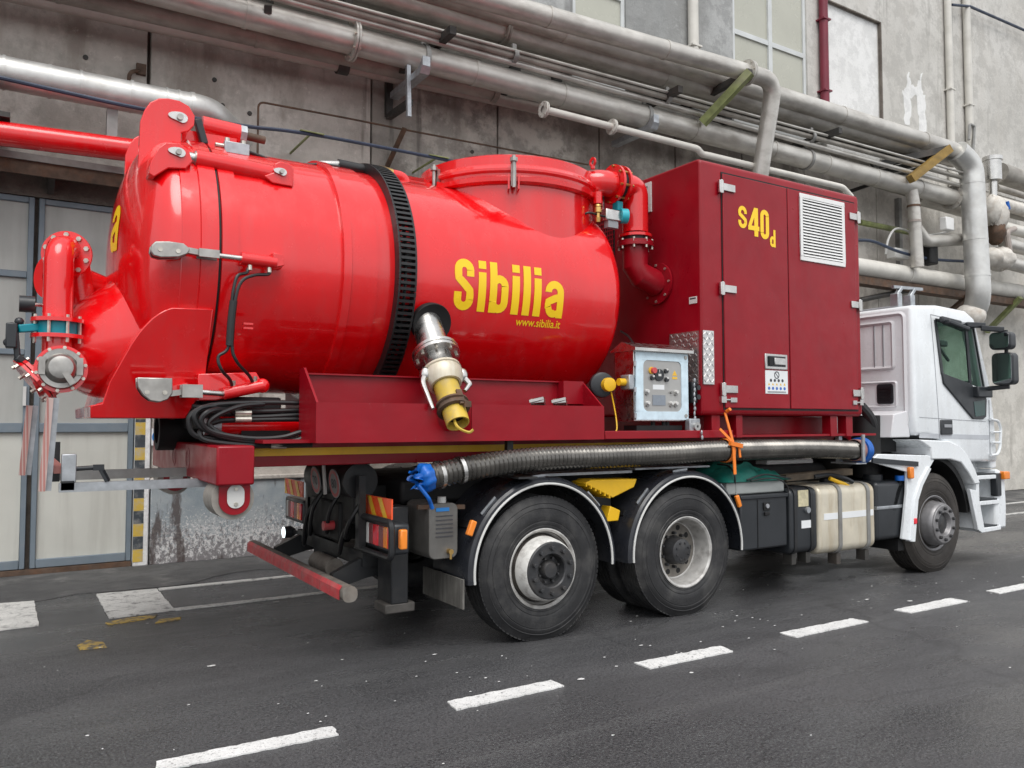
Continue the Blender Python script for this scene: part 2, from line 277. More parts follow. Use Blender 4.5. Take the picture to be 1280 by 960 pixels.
class MB:
    def __init__(s): s.v = []; s.f = []
    def add(s, vs, fs):
        o = len(s.v); s.v += [tuple(x) for x in vs]; s.f += [tuple(i+o for i in f) for f in fs]; return s
    def box(s, x0, x1, y0, y1, z0, z1):
        x0, x1 = sorted((x0, x1)); y0, y1 = sorted((y0, y1)); z0, z1 = sorted((z0, z1))
        return s.add([(x, y, z) for z in (z0, z1) for y in (y0, y1) for x in (x0, x1)],
                     [(0, 2, 3, 1), (4, 5, 7, 6), (0, 1, 5, 4), (2, 6, 7, 3), (0, 4, 6, 2), (1, 3, 7, 5)])
    def bar(s, a, b, w, h, upv=(0, 0, 1)):
        a, b = Vector(a), Vector(b); d = (b-a).normalized(); u = Vector(upv)
        if abs(d.dot(u)) > .98: u = Vector((0, 1, 0))
        r = d.cross(u).normalized()*(w/2); u = r.cross(d).normalized()*(h/2)
        return s.add([p+sx*r+sy*u for p in (a, b) for sx, sy in ((-1, -1), (1, -1), (1, 1), (-1, 1))],
                     [(3, 2, 1, 0), (4, 5, 6, 7), (0, 1, 5, 4), (1, 2, 6, 5), (2, 3, 7, 6), (3, 0, 4, 7)])
    def prism(s, pts, ax, a0, a1):
        """2D polygon extruded along axis ax; 2D coords are the other two axes in xyz order"""
        def to3(p, a): return (a, p[0], p[1]) if ax == 'x' else (p[0], a, p[1]) if ax == 'y' else (p[0], p[1], a)
        n = len(pts); vs = [to3(p, a0) for p in pts]+[to3(p, a1) for p in pts]
        return s.add(vs, [tuple(range(n)), tuple(range(2*n-1, n-1, -1))]+[(i, i+n, (i+1) % n+n, (i+1) % n) for i in range(n)])
    def lathe(s, prof, o, d, n=32, a0=0, a1=2*pi, closed=False):
        """prof: (t along axis, radius)"""
        u, v, d = frame_of(d); o = Vector(o); full = abs(a1-a0) > 2*pi-1e-4; m = n if full else n+1
        vs = []
        for t, r in prof:
            for k in range(m):
                a = a0+(a1-a0)*k/n; vs.append(o+d*t+u*(r*cos(a))+v*(r*sin(a)))
        fs = []; P_ = len(prof)
        for i in range(P_-1+(1 if closed else 0)):
            j = (i+1) % P_
            for k in range(n):
                k2 = (k+1) % m if full else k+1
                fs.append((i*m+k, i*m+k2, j*m+k2, j*m+k))
        return s.add(vs, fs)
    def cyl(s, a, b, r, r2=None, n=20):
        a, b = Vector(a), Vector(b); L = (b-a).length; r2 = r if r2 is None else r2
        return s.lathe([(0, 1e-5), (0, r), (L, r2), (L, 1e-5)], a, b-a, n)
    def tube(s, pts, r, n=12, cap=True):
        p = [Vector(q) for q in pts]; p = [q for i, q in enumerate(p) if i == 0 or (q-p[i-1]).length > 1e-6]
        rings = []; u = None; P_ = len(p)
        for i in range(P_):
            t = (p[min(i+1, P_-1)]-p[max(i-1, 0)]).normalized()
            if u is None: u = frame_of(t)[0]
            u = (u-t*u.dot(t)).normalized(); v = t.cross(u)
            rr = r(i/(P_-1)) if callable(r) else r
            rings.append([p[i]+u*(rr*cos(2*pi*k/n))+v*(rr*sin(2*pi*k/n)) for k in range(n)])
        vs = [q for g in rings for q in g]; fs = [(i*n+k, i*n+(k+1) % n, (i+1)*n+(k+1) % n, (i+1)*n+k) for i in range(P_-1) for k in range(n)]
        if cap: fs += [tuple(range(n-1, -1, -1)), tuple((P_-1)*n+k for k in range(n))]
        return s.add(vs, fs)
    def ball(s, c, rx, ry=None, rz=None, n=16, m=10):
        ry = ry or rx; rz = rz or rx; c = Vector(c); vs = []; fs = []
        for i in range(m+1):
            th = pi*i/m
            for k in range(n):
                a = 2*pi*k/n; vs.append(c+Vector((rx*sin(th)*cos(a), ry*sin(th)*sin(a), rz*cos(th))))
        for i in range(m):
            for k in range(n): fs.append((i*n+k, i*n+(k+1) % n, (i+1)*n+(k+1) % n, (i+1)*n+k))
        return s.add(vs, fs)
    def build(s, name, m, parent=None, bevel=0, seg=2, ang=35, at=None, solid=0):
        me = bpy.data.meshes.new(name); vs = [Vector(x) for x in s.v]
        if at is None:
            lo = Vector([min(x[i] for x in vs) for i in range(3)]); hi = Vector([max(x[i] for x in vs) for i in range(3)]); at = (lo+hi)/2
        at = Vector(at); me.from_pydata([x-at for x in vs], [], s.f); 
        bm = bmesh.new(); bm.from_mesh(me); bmesh.ops.remove_doubles(bm, verts=bm.verts, dist=2e-5); bmesh.ops.recalc_face_normals(bm, faces=bm.faces)
        bm.to_mesh(me); bm.free()
        for ms in (m if isinstance(m, (list, tuple)) else [m]): me.materials.append(ms)
        return link_mesh(name, me, parent, at, bevel, seg, ang, solid)
def link_mesh(name, me, parent, at, bevel=0, seg=2, ang=35, solid=0):
    me.polygons.foreach_set('use_smooth', [True]*len(me.polygons)); me.set_sharp_from_angle(angle=radians(ang)); me.update()
    o = bpy.data.objects.new(name, me); col.objects.link(o)
    if name in SMALL: o['kind'] = 'stuff'
    if parent is not None: o.parent = parent; o.location = at-origin(parent)
    else: o.location = at
    WO[o.name] = Vector(at)
    if solid:
        md = o.modifiers.new('solid', 'SOLIDIFY'); md.thickness = solid; md.offset = 0
    if bevel:
        md = o.modifiers.new('bevel', 'BEVEL'); md.width = bevel; md.segments = seg; md.limit_method = 'ANGLE'; md.angle_limit = radians(40); md.harden_normals = False
    return o
def empty(name, loc, label=None, cat=None, group=None, kind=None):
    o = bpy.data.objects.new(name, None); col.objects.link(o); o.location = loc; o.empty_display_size = .2; WO[o.name] = Vector(loc)
    return tag(o, label, cat, group, kind)
def tag(o, label=None, cat=None, group=None, kind=None):
    if label: o['label'] = label
    if cat: o['category'] = cat
    if group: o['group'] = group
    if kind: o['kind'] = kind
    return o
def copy_tree(o, parent, loc, rz=0):
    c = o.copy(); col.objects.link(c); c.parent = parent; c.location = Vector(loc)-origin(parent); c.rotation_euler = (0, 0, rz); WO[c.name] = Vector(loc)
    for ch in [x for x in bpy.data.objects if x.parent == o and x != c]:
        k = ch.copy(); col.objects.link(k); k.parent = c
    return c
def carve(body, cutters, name, m, parent, bevel=0, at=None, pre=0):
    """solid minus cutters, evaluated once; the cutters are removed again"""
    o = body.build('tmp', m, None, bevel=pre, seg=3); cs = []
    for c in cutters:
        k = c.build('tmpcut', m[0] if isinstance(m, (list, tuple)) else m); cs.append(k)
        md = o.modifiers.new('b', 'BOOLEAN'); md.object = k; md.operation = 'DIFFERENCE'; md.solver = 'EXACT'
    bpy.context.view_layer.update()
    dg = bpy.context.evaluated_depsgraph_get(); me = bpy.data.meshes.new_from_object(o.evaluated_get(dg)); me.name = name
    at = Vector(o.location)
    for k in cs+[o]: WO.pop(k.name, None); bpy.data.objects.remove(k)
    return link_mesh(name, me, parent, at, bevel)
def rrect(x0, x1, z0, z1, r, n=5):
    out = []
    for cx, cz, a in ((x1-r, z1-r, 0), (x0+r, z1-r, pi/2), (x0+r, z0+r, pi), (x1-r, z0+r, 1.5*pi)):
        for k in range(n+1): out.append((cx+r*cos(a+pi/2*k/n), cz+r*sin(a+pi/2*k/n)))
    return out
def arc2(cx, cz, r, a0, a1, n=10): return [(cx+r*cos(a0+(a1-a0)*k/n), cz+r*sin(a0+(a1-a0)*k/n)) for k in range(n+1)]
def ribbon(pts, wd, n=1):
    """flat strip along a 2D path -> quads in (u,v)"""
    p = [Vector(q) for q in pts]; L = []; R = []
    for i in range(len(p)):
        t = (p[min(i+1, len(p)-1)]-p[max(i-1, 0)]).normalized(); nrm = Vector((-t.y, t.x))*wd/2
        L.append(p[i]+nrm); R.append(p[i]-nrm)
    return L+R, [(i, i+1, len(p)+i+1, len(p)+i) for i in range(len(p)-1)]
def subdiv(pts, step=.06):
    out = [Vector(pts[0])]
    for a, b in zip(pts[:-1], pts[1:]):
        a, b = Vector(a), Vector(b); n = max(1, int((b-a).length/step))
        out += [a+(b-a)*k/n for k in range(1, n+1)]
    return out
def text2d(body, size, bold=0):
    cu = bpy.data.curves.new('t', 'FONT'); cu.body = body; cu.size = size; cu.offset = bold; cu.resolution_u = 3
    o = bpy.data.objects.new('t', cu); col.objects.link(o); bpy.context.view_layer.update()
    me = bpy.data.meshes.new_from_object(o.evaluated_get(bpy.context.evaluated_depsgraph_get()))
    vs = [(v.co.x, v.co.y) for v in me.vertices]; fs = [tuple(p.vertices) for p in me.polygons]
    bpy.data.objects.remove(o); bpy.data.curves.remove(cu); bpy.data.meshes.remove(me)
    return vs, fs
def flat_text(body, x0, x1, z0, z1, fn, name, m, parent, bold=0):
    vs, fs = text2d(body, 1, bold); a = min(v[0] for v in vs); b = max(v[0] for v in vs); c = min(v[1] for v in vs); d = max(v[1] for v in vs)
    k = MB(); k.add([fn(x0+(x1-x0)*(u-a)/(b-a), z0+(z1-z0)*(v-c)/(d-c)) for u, v in vs], fs); return k.build(name, m, parent)

# ================================================================ SETTING
WY = 4.9
road = MB().box(-160, 240, -160, 60, -.5, 0).build('road', ASPH); tag(road, kind='structure')
PAVE = concrete('dusty_pavement_asphalt', (.066, .066, .067), (.105, .104, .102), (.20, .195, .185), .7, .5, .72, .25)
rs_ = random.Random(4); pe_ = [(-40+i*.25, 3.62+.22*sin(i*.37)+.14*sin(i*1.13+2)+rs_.uniform(-.09, .09)) for i in range(401)]
pv = MB().prism(pe_+[(60, 4.9), (-40, 4.9)], 'z', .001, .004).build('pavement', PAVE); tag(pv, kind='structure')
def sheet(name, pts, m, z=.009):
    rs_ = random.Random(int(pts[0][0]*991)); q_ = []
    for (a0_, b0_), (a1_, b1_) in zip(pts, pts[1:]+pts[:1]):
        ln_ = math.hypot(a1_-a0_, b1_-b0_); m_ = max(1, min(160, int(ln_/.03)))
        for k_ in range(m_): q_.append((a0_+(a1_-a0_)*k_/m_+rs_.gauss(0, .0035), b0_+(b1_-b0_)*k_/m_+rs_.gauss(0, .0035)))
    pts = q_
    k = MB(); n = len(pts); k.add([(x, y, z) for x, y in pts], [tuple(range(n))]); k.add([(x, y, .0008) for x, y in pts], [])
    k.f += [(i, (i+1) % n, n+(i+1) % n, n+i) for i in range(n)]
    return tag(k.build(name, m, road), kind='structure')
for x0, x1 in ((-5.55, -4.75), (-4.12, -3.32), (-2.72, -1.88), (-1.2, -.47), (.19, .95), (1.6, 2.46), (3.02, 3.86), (4.45, 5.25), (5.88, 6.68), (7.3, 8.1), (8.73, 9.53)):
    j = lambda: random.uniform(-.015, .015)
    sheet('lane_dash', [(x0+j(), -.925+j()), (x1+j(), -.93+j()), (x1+j(), -.795+j()), (x0+j(), -.79+j())], PAINTW)
sheet('painted_block', [(-2.60, 2.36), (-2.10, 2.40), (-2.09, 3.42), (-2.60, 3.45)], PAINTF)
sheet('painted_block', [(-3.62, 2.38), (-3.08, 2.40), (-3.09, 3.42), (-3.62, 3.5)], PAINTF)
sheet('painted_block', [(-4.64, 2.38), (-4.1, 2.40), (-4.1, 3.42), (-4.64, 3.5)], PAINTF)
sheet('painted_line', [(-2.085, 3.33), (24, 3.33), (24, 3.43), (-2.085, 3.43)], PAINTF)
sheet('painted_line', [(-2.095, 2.375), (24, 2.375), (24, 2.46), (-2.095, 2.46)], PAINTF)
sheet('yellow_paint_mark', [(-2.62, 2.14), (-2.28, 2.20), (-2.25, 2.30), (-2.5, 2.30), (-2.64, 2.22)], PAINTY)
sheet('yellow_paint_mark', [(-2.3, 2.00), (-2.12, 2.03), (-2.10, 2.10), (-2.26, 2.11)], PAINTY)
sheet('yellow_paint_mark', [(-2.86, 1.48), (-2.70, 1.46), (-2.71, 1.60), (-2.80, 1.72), (-2.88, 1.58)], PAINTY)
k = MB()
for i in range(230):
    x = random.uniform(-3.2, 9); y = random.choice([random.uniform(-3.4, 3.4), random.gauss(-.55, .35)]); s = random.uniform(.003, .011) * (1 if random.random() < .85 else 2.4)
    n = random.randint(5, 7); a = [random.uniform(.5, 1)*s for _ in range(n)]
    k.add([(x+a[q]*cos(2*pi*q/n)*1.6, y+a[q]*sin(2*pi*q/n), .0065) for q in range(n)]+[(x, y, .009)], [(q, (q+1) % n, n) for q in range(n)])
tag(k.build('road_debris', PAINTW, at=(0, 0, 0)), kind='stuff')

# ---- factory building: panels, pillar, gate, windows are its parts
fb = empty('factory_building', (6, WY, 0), 'long concrete factory building with stained panels, sliding gate and frosted windows behind the truck', 'building')
MB().box(-20, 60, 5.02, 6, 0, 14).build('backing_wall', CONCB, fb)
def panel(x0, x1, z0, z1, m, y0=WY, name='wall_panel', yb=5.02): return MB().box(x0, x1, y0, yb+.004, z0, z1).build(name, m, fb, bevel=.008, seg=1)
g = .012
for x0, x1, z0, z1, m in ((-9, -5.2, 4.32, 6.9, CONC), (-5.2, -2.075, 4.32, 6.9, CONC), (-1.97, .62, .93, 3.9, CONC), (-2.06, .62, 3.9, 6.9, CONC), (.62, 2.55, .93, 6.9, CONCD),
                          (2.55, 4.4, .93, 6.9, CONCD), (4.4, 6.0, .93, 6.9, CONCD), (6.0, 7.6, .93, 6.9, CONCD), (7.6, 9.3, .93, 6.9, CONCD), (9.3, 10.4, .93, 6.9, CONC),
                          (10.4, 11.5, .93, 6.9, CONC), (11.5, 12.9, .0, 6.9, CONC), (12.9, 19, 0, 6.9, PLASL), (19, 40, 0, 6.9, PLASL)):
    panel(x0+g, x1-g, z0+g, z1-g, m)
for x0, x1, z0, z1, m in ((-9, -5, 6.9, 13, CONC), (-5, -2.1, 6.9, 13, CONC), (-2.1, .62, 6.9, 13, CONC), (.62, 3.9, 6.9, 13, PLASG), (4.95, 7.42, 6.9, 13, PLASG), (9.42, 9.98, 6.9, 13, PLAS),
                          (9.98, 11.75, 9.82, 13, PLAS), (11.75, 40, 6.9, 13, PLAS)):
    panel(x0+(g if m is CONC else .001), x1-(g if m is CONC else .001), z0, z1, m)
panel(9.985, 11.745, 6.9, 9.815, PLASW, WY+.06, 'plastered_niche')
rr_ = random.Random(11); pp_ = [(12.55, 7.85), (12.75, 7.85), (12.78, 8.5), (13.0, 8.55), (13.05, 7.75), (13.3, 7.7), (13.33, 8.6), (13.2, 8.75), (13.22, 9.1), (13.05, 8.8), (12.8, 8.75), (12.72, 9.05), (12.6, 8.6), (12.5, 8.55)]
pq_ = []
for (a0_, b0_), (a1_, b1_) in zip(pp_, pp_[1:]+pp_[:1]):
    for k_ in range(5): pq_.append((a0_+(a1_-a0_)*k_/5+rr_.uniform(-.035, .035), b0_+(b1_-b0_)*k_/5+rr_.uniform(-.05, .05)))
MB().prism(pq_, 'y', WY-.004, WY+.01).build('white_plaster_patch', PLASW, fb)
MB().box(9.955, 9.985, WY-.012, WY+.05, 7.2, 9.84).build('niche_edge', CONCB, fb); MB().box(9.95, 11.78, WY-.014, WY+.05, 9.815, 9.84).build('niche_edge', CONCB, fb)
MB().box(11.75, 11.785, WY-.012, WY+.05, 7.2, 9.812).build('niche_edge', CONCB, fb)
panel(-1.97+g, 5.8, 0, .9, PEEL, WY-.045, 'painted_plinth'); panel(5.8+g, 11.48, 0, .9, PEEL, WY-.045, 'painted_plinth')
MB().box(-1.97, 11.48, WY-.075, WY+.05, .902, .955).build('plinth_ledge', CONC, fb, bevel=.012)
for q in ((-2.705, 4.9, 5.561), (-1.26, 4.9, 5.332), (-0.943, 4.9, 5.301), (-1.356, 4.9, 5.62), (2.793, 4.9, 5.008), (2.128, 4.9, 5.384)): MB().cyl((q[0], WY+.01, q[2]), (q[0], WY-.015, q[2]), .028, n=8).build('anchor_stub', BRACK, fb)
MB().tube(fillet([(-2.275, 4.86, 5.322), (-2.277, 4.8, 5.463), (-2.164, 4.86, 5.531)], .06), .022, 8).build('wall_hook_tube', RUST, fb); q = (-2.151, 4.9, 5.549); MB().box(q[0]-.05, q[0]+.05, WY-.05, WY, q[2]-.06, q[2]+.06).build('hook_plate', RUST, fb)
# upper windows
def window(x0, x1, z0, z1, cols, rows):
    f = MB(); t = .07
    f.box(x0, x0+t, WY+.03, WY+.1, z0, z1).box(x1-t, x1, WY+.03, WY+.1, z0, z1).box(x0+t, x1-t, WY+.03, WY+.1, z1-t, z1).box(x0+t, x1-t, WY+.03, WY+.1, z0, z0+t)
    for i in range(1, cols): xm = x0+(x1-x0)*i/cols; f.box(xm-.05, xm+.05, WY+.022, WY+.097, z0+t, z1-t)
    for zr in rows: f.box(x0+t, x1-t, WY+.028, WY+.094, zr-.045, zr+.045)
    fr = f.build('window', WFRAME, fb)
    zs = [z0+t]+list(rows)+[z1-t]
    for i in range(cols):
        for a, b in zip(zs[:-1], zs[1:]):
            MB().box(x0+(x1-x0)*i/cols+.03, x0+(x1-x0)*(i+1)/cols-.03, WY+.06, WY+.07, a-.02, b+.02).build('pane', WPANE, fr)
window(7.42, 9.42, 6.9, 12.8, 2, (8.55, 10.6)); window(3.9, 4.95, 6.9, 12.8, 1, (8.4, 10.6))
# gate
MB().box(-9, -2.14, WY+.02, WY+.11, 3.96, 4.3).build('lintel', CONCB, fb)
MB().box(-9, -1.7, 4.42, 4.89, 4.2, 4.27).build('rail_canopy', BRACKG, fb); MB().box(-9, -1.7, 4.44, 4.47, 4.06, 4.2).build('canopy_flashing', RUST, fb)
for bx_ in (-5.2, -4.0, -3.0): MB().prism([(4.5, 4.2), (4.89, 4.2), (4.89, 4.0), (4.82, 4.0)], 'x', bx_-.03, bx_+.03).build('canopy_bracket', BRACK, fb)
def gp(x0, x1, z0, z1, m): MB().box(x0, x1, WY+.055, WY+.08, z0, z1).build('gate_panel', m, fb, bevel=.004, seg=1)
def gf(x0, x1, z0, z1, d=0): MB().box(x0, x1, WY+.012-d, WY+.1, z0, z1).build('gate_frame', GATEF, fb, bevel=.006, seg=1)
for L, R_ in ((-3.10, -2.14), (-4.12, -3.14), (-5.2, -4.16)):
    gf(L, L+.055, .06, 3.95); gf(R_-.055, R_, .06, 3.95)
    for z0, z1 in ((.06, .15), (1.47, 1.57), (3.09, 3.16), (3.89, 3.95)): gf(L+.055, R_-.055, z0, z1, -.003)
    gp(L+.05, R_-.05, .14, 1.48, GATEL); gp(L+.05, R_-.05, 1.56, 3.10, GATEP); gp(L+.05, R_-.05, 3.15, 3.90, GATEP)
    if L < -3.12: gf(L+.055, R_-.055, 2.28, 2.34, -.003)
MB().box(-3.20, -3.17, WY-.02, WY+.02, 1.75, 1.95).build('gate_handle', DULLW, fb)
MB().box(-9, -2.14, WY-.03, WY+.1, .005, .055).build('gate_threshold', RUST, fb)
MB().box(-2.13, -1.975, WY-.06, 5.02, 0, 4.32).build('gate_pillar', PLASW, fb, bevel=.012)
z = .05; i = 0
while z < 1.62:
    MB().box(-2.132, -2.03, WY-.064, WY-.055, z, z+.135).build('hazard_stripe', HAZY if i % 2 == 0 else HAZB, fb); z += .139; i += 1
sg = empty('safety_sign', (-1.87, WY-.05, 1.4), 'small white safety sign with round blue symbol beside the striped gate pillar', 'sign')
MB().box(-1.965, -1.78, WY-.05, WY-.046, 1.32, 1.51).build('sign_plate', SIGNW, sg)
MB().cyl((-1.885, WY-.05, 1.415), (-1.885, WY-.053, 1.415), .075).build('blue_disc', SIGNB, sg)
MB().cyl((-1.885, WY-.053, 1.43), (-1.885, WY-.055, 1.43), .027).build('head_symbol', SIGNW, sg); MB().box(-1.925, -1.845, WY-.055, WY-.052, 1.37, 1.398).build('body_symbol', SIGNW, sg)

# ---- pipes on the wall
def ext(a, b, xa, xb):
    a, b = Vector(a), Vector(b); d = (b-a)/(b-a).x; return a+d*(xa-a.x), a+d*(xb-a.x)
def seam(k, p, d, r, w=.02): d = Vector(d).normalized(); k.lathe([(-w, r), (-w, r+.008), (w, r+.008), (w, r)], p, d, 24); return k
def flange(p, d, r, parent, m, w=.03, bolts=8):
    d = Vector(d).normalized(); p = Vector(p)
    f = MB().lathe([(-w, r*.6), (-w, r*1.45), (-.004, r*1.45), (-.004, r*1.3), (.004, r*1.3), (.004, r*1.45), (w, r*1.45), (w, r*.6)], p, d, 28).build('flange', m, parent)
    u, v, _ = frame_of(d); k = MB()
    for i in range(bolts):
        q = p+(u*cos(2*pi*i/bolts)+v*sin(2*pi*i/bolts))*r*1.22; k.cyl(q-d*(w+.018), q+d*(w+.018), r*.1, n=6)
    tag(k.build('flange_bolts', ZINC, f), kind='stuff'); return f
def clamp(p, d, r, parent, m=None):
    d = Vector(d).normalized(); p = Vector(p); u = d.cross(Vector((0, 0, 1))).normalized()
    MB().lathe([(-.03, r-.002), (-.03, r+.018), (.03, r+.018), (.03, r-.002)], p, d, 24).box(p.x-.03, p.x+.03, p.y-.015, p.y+.015, p.z+r, p.z+r+.09).build('clamp', m or BRACKG, parent)
def pipe(name, label, pts, r, m, rnd=0, n=20, seams=(), cat='pipe'):
    root = empty(name, pts[0], label, cat)
    p = fillet(pts, rnd) if rnd else pts
    MB().tube(p, r, n).build('pipe_body', m, root)
    a, b = Vector(pts[0]), Vector(pts[1])
    for x in seams:
        q = a+(b-a)*((x-a.x)/(b.x-a.x)); seam(MB(), q, b-a, r).build('seam', m, root)
    return root
def on(a, b, x): a, b = Vector(a), Vector(b); return a+(b-a)*((x-a.x)/(b.x-a.x))

a, b = ext((-0.349, 4.1, 6.124), (12.827, 4.1, 6.14), -8, 12.84)
p5 = pipe('wall_pipe', 'long grey pipe, lowest thick run of the rack, crossing the whole picture to a flange', [a, b], .165, PIPE, seams=(-4, -2.6, -1.2, 1.7, 3.1, 5.6, 7.4, 8.8, 10.2, 11.6))
flange(on(a, b, .05), b-a, .165, p5, PIPE); flange(b, b-a, .165, p5, PIPE)
for x in (.98, 4.62, 8.3): clamp(on(a, b, x), b-a, .165, p5)
c = b+(b-a).normalized()*.03; e = c+(b-a).normalized()*4
pipe('wall_pipe', 'thin grey pipe continuing past the end flange of the lowest thick run', [c, e], .11, PIPED)
a, b = ext((2.79, 3.4, 6.764), (6.068, 3.4, 6.882), -8, 6.068)
p1 = pipe('wall_pipe', 'topmost smooth grey pipe that bends down to end behind the dark red box', [a, b, (6.679, 3.4, 6.897), (6.704, 3.75, 5.412)], .13, PIPE, .42, seams=(-2, .3, 2.4, 4.4))
flange(b, b-a, .132, p1, PIPE)
a, b = ext((5.164, 3.9, 6.956), (12.231, 3.9, 7.011), -8, 12.6)
p2 = pipe('wall_pipe', 'long grey pipe under the topmost one, turning down into a thick vertical lagged drop', [a, b, (12.987, 3.8, 6.76)], .155, PIPE, .4, seams=(-3, 0, 3, 6, 9, 11.5))
dr = MB().tube(fillet([(12.566, 3.85, 6.977), (13.015, 3.8, 6.749), (12.979, 3.7, 3.896), (13.512, 4.3, 3.676)], .45), .225, 24).build('lagged_drop', LAG, p2)
for py in ((13.007, 3.79, 6.369), (12.993, 3.75, 5.222), (12.988, 3.72, 4.492)): seam(MB(), py, (0, 0, 1), .225).build('lagging_band', LAG, p2)
MB().ball((12.99, 3.9, 3.712), .27, .3, .25).build('wrapped_elbow', WRAP, p2)
a, b = ext((2.142, 4.1, 6.803), (5.354, 4.1, 6.851), -8, 13)
p3 = pipe('wall_pipe', 'dark dusty pipe with a bolted collar running behind the two upper grey pipes', [a, b], .165, PIPE, seams=(-2, 5, 9))
flange(on(a, b, 2.142), b-a, .155, p3, PIPED)
a, b = ext((2.243, 3.9, 6.389), (8.34, 3.9, 6.451), -8, 13)
p4 = pipe('wall_pipe', 'thin upper pipe of the close pair held by rings in mid rack', [a, b], .042, PIPED)
for x in (2.2, 4.9, 8.2): clamp(on(a, b, x), b-a, .07, p4)
a, b = ext((2.275, 3.95, 6.319), (8.403, 3.95, 6.338), -8, 13)
pipe('wall_pipe', 'thin lower pipe of the close pair held by rings in mid rack', [a, b], .042, PIPE)
a, b = ext((2.623, 4.5, 6.465), (9.123, 4.5, 6.335), -8, 13)
pipe('wall_pipe', 'dark pipe against the wall in the shade behind the close pair', [a, b], .15, PIPED)
a, b = ext((-0.231, 4.45, 6.079), (2.227, 4.45, 6.13), -8, 2.227)
p6 = pipe('wall_pipe', 'dusty brown pipe below the long run, ending in a blank cap', [a, b], .15, PIPED, seams=(-3, -1))
MB().cyl(b-Vector((.06, 0, 0)), b+Vector((.02, 0, 0)), .17).build('end_cap', PIPED, p6)
a, b = ext((-0.213, 4.5, 5.964), (3.056, 4.5, 6.052), -8, 3.029)
p7 = pipe('wall_pipe', 'narrow pinkish pipe along the wall with a dark coupling', [a, b], .075, PIPEP)
MB().cyl(on(a, b, .0), on(a, b, .14), .1).build('coupling', BRACK, p7)
a, b = Vector((2.607, 3.8, 5.724)), Vector((5.412, 3.8, 5.707))
p7b = pipe('wall_pipe', 'narrow pale pipe that starts at an open flange and steps down behind the machine box', [a, b, (5.494, 3.8, 5.636), (5.612, 3.8, 5.644), (8.873, 3.8, 5.66), (9.113, 3.8, 5.527)], .05, PIPEW, .06)
flange(a, b-a, .075, p7b, PIPEW, .02, 6); flange(on(a, b, 3.76), b-a, .075, p7b, PIPEW, .02, 6)
p8p = fillet([ext((-3.476, 4.2, 4.957), (-1.924, 4.2, 4.963), -8, 0)[0], (-1.924, 4.2, 4.963), (-1.541, 4.2, 4.974), (-1.085, 4.75, 4.877)], .45)
p8 = empty('lagged_pipe', (-3.476, 4.2, 4.957), 'silver sheet clad pipe at upper left bending into the wall above the truck', 'pipe')
MB().tube(p8p, .16, 24).build('cladding', LAG, p8)
for i in (2, 4, 6): seam(MB(), p8p[1+i], p8p[2+i]-p8p[i], .16, .010).build('cladding_joint', LAG, p8)
for q in ((-3.443, 4.2, 4.957), (-3.059, 4.2, 4.957), (-2.785, 4.2, 4.962), (-2.321, 4.2, 4.964), (-1.723, 4.2, 4.971)): seam(MB(), q, Vector((-1.924, 4.2, 4.963))-Vector((-3.476, 4.2, 4.957)), .16, .012).build('cladding_joint', LAG, p8)
q = (-2.491, 4.25, 4.7); MB().box(q[0]-.05, q[0]+.05, 4.2, 4.3, q[2]-.32, q[2]+.1).build('support_post', BRACKG, p8)
a, b = ext((-3.459, 4.1, 4.325), (-2.373, 4.1, 4.367), -8, -1.3)
pr = pipe('fire_pipe', 'thick bright red pipe along the wall above the gate', [a, b], .118, RED)
MB().box(a.x+4.3, a.x+4.62, 4.0, 4.89, 4.484-.02, 4.484+.03).build('support_bracket', BRACK, pr)
a, b = ext((-0.919, 4.3, 4.476), (1.097, 4.3, 4.539), -1.5, 2.5)
pipe('wall_pipe', 'short white pipe seen low on the wall just above the tank', [a, b], .095, DULLW)
a, b = ext((10.047, 4.3, 4.462), (15.997, 4.3, 4.493), 5, 26)
pl = pipe('wall_pipe', 'pale grey pipe at head height of the cab roof, resting on a rusty beam', [a, b], .165, PIPEW, seams=(9, 11.5, 14, 16.5))
b2 = Vector((0, .05, -.25)); MB().bar(a+b2, b+b2, .24, .14).build('rusty_beam', RUST, pl)

# thin cables, rod, brackets
cb = smooth_path([(-3.845, 4.0, 4.84), (-3.471, 4.0, 4.829), (-2.941, 4.0, 4.807), (-2.237, 4.0, 4.787), (-1.233, 4.05, 4.827), (-0.695, 4.05, 4.869), (0.055, 4.1, 4.905), (1.499, 4.15, 4.918), (2.484, 4.2, 4.893)])
c_ = empty('sagging_cable', (-3.471, 4.0, 4.829), 'blue black cable sagging along the wall from the silver pipe past the tank', 'cable')
MB().tube(cb, .022, 8).build('cable_sheath', CABLE, c_)
for q in ((390, 169), (520, 193)):
    pass
for q in ((-0.446, 4.05, 4.88), (1.214, 4.13, 4.915)): MB().bar((q[0]-.14, q[1], q[2]+.02), (q[0]+.14, q[1], q[2]+.02-.0), .05, .012).bar((q[0], q[1], q[2]+.02), (q[0], 4.89, q[2]+.02), .02, .02).build('cable_hanger', GREEN, c_)
tag(MB().tube(fillet([(-0.916, 4.6, 4.692), (-0.917, 4.6, 5.351), (0.135, 4.6, 5.374), (0.893, 4.6, 5.38), (3.947, 4.6, 5.43)], .08), .013, 8).build('rusty_rod', RUST), 'thin rusty rod bent down at its end, along the wall above the tank', 'rod')
tag(MB().bar((0.916, 4.5, 5.364), (0.83, 4.86, 4.946), .06, .03).build('wall_strut', RUST), 'short rusty strut slanting into the wall above the tank', 'bracket')
br = empty('pipe_bracket', (0.845, 4.5, 5.873), 'black steel frame bracket with grey hanging flat under the lowest thick pipe', 'bracket')
q0, q1, q2, q3 = Vector((0.838, 4.85, 6.148)), Vector((0.843, 4.85, 5.61)), Vector((0.808, 4.1, 5.539)), Vector((0.773, 4.1, 5.976))
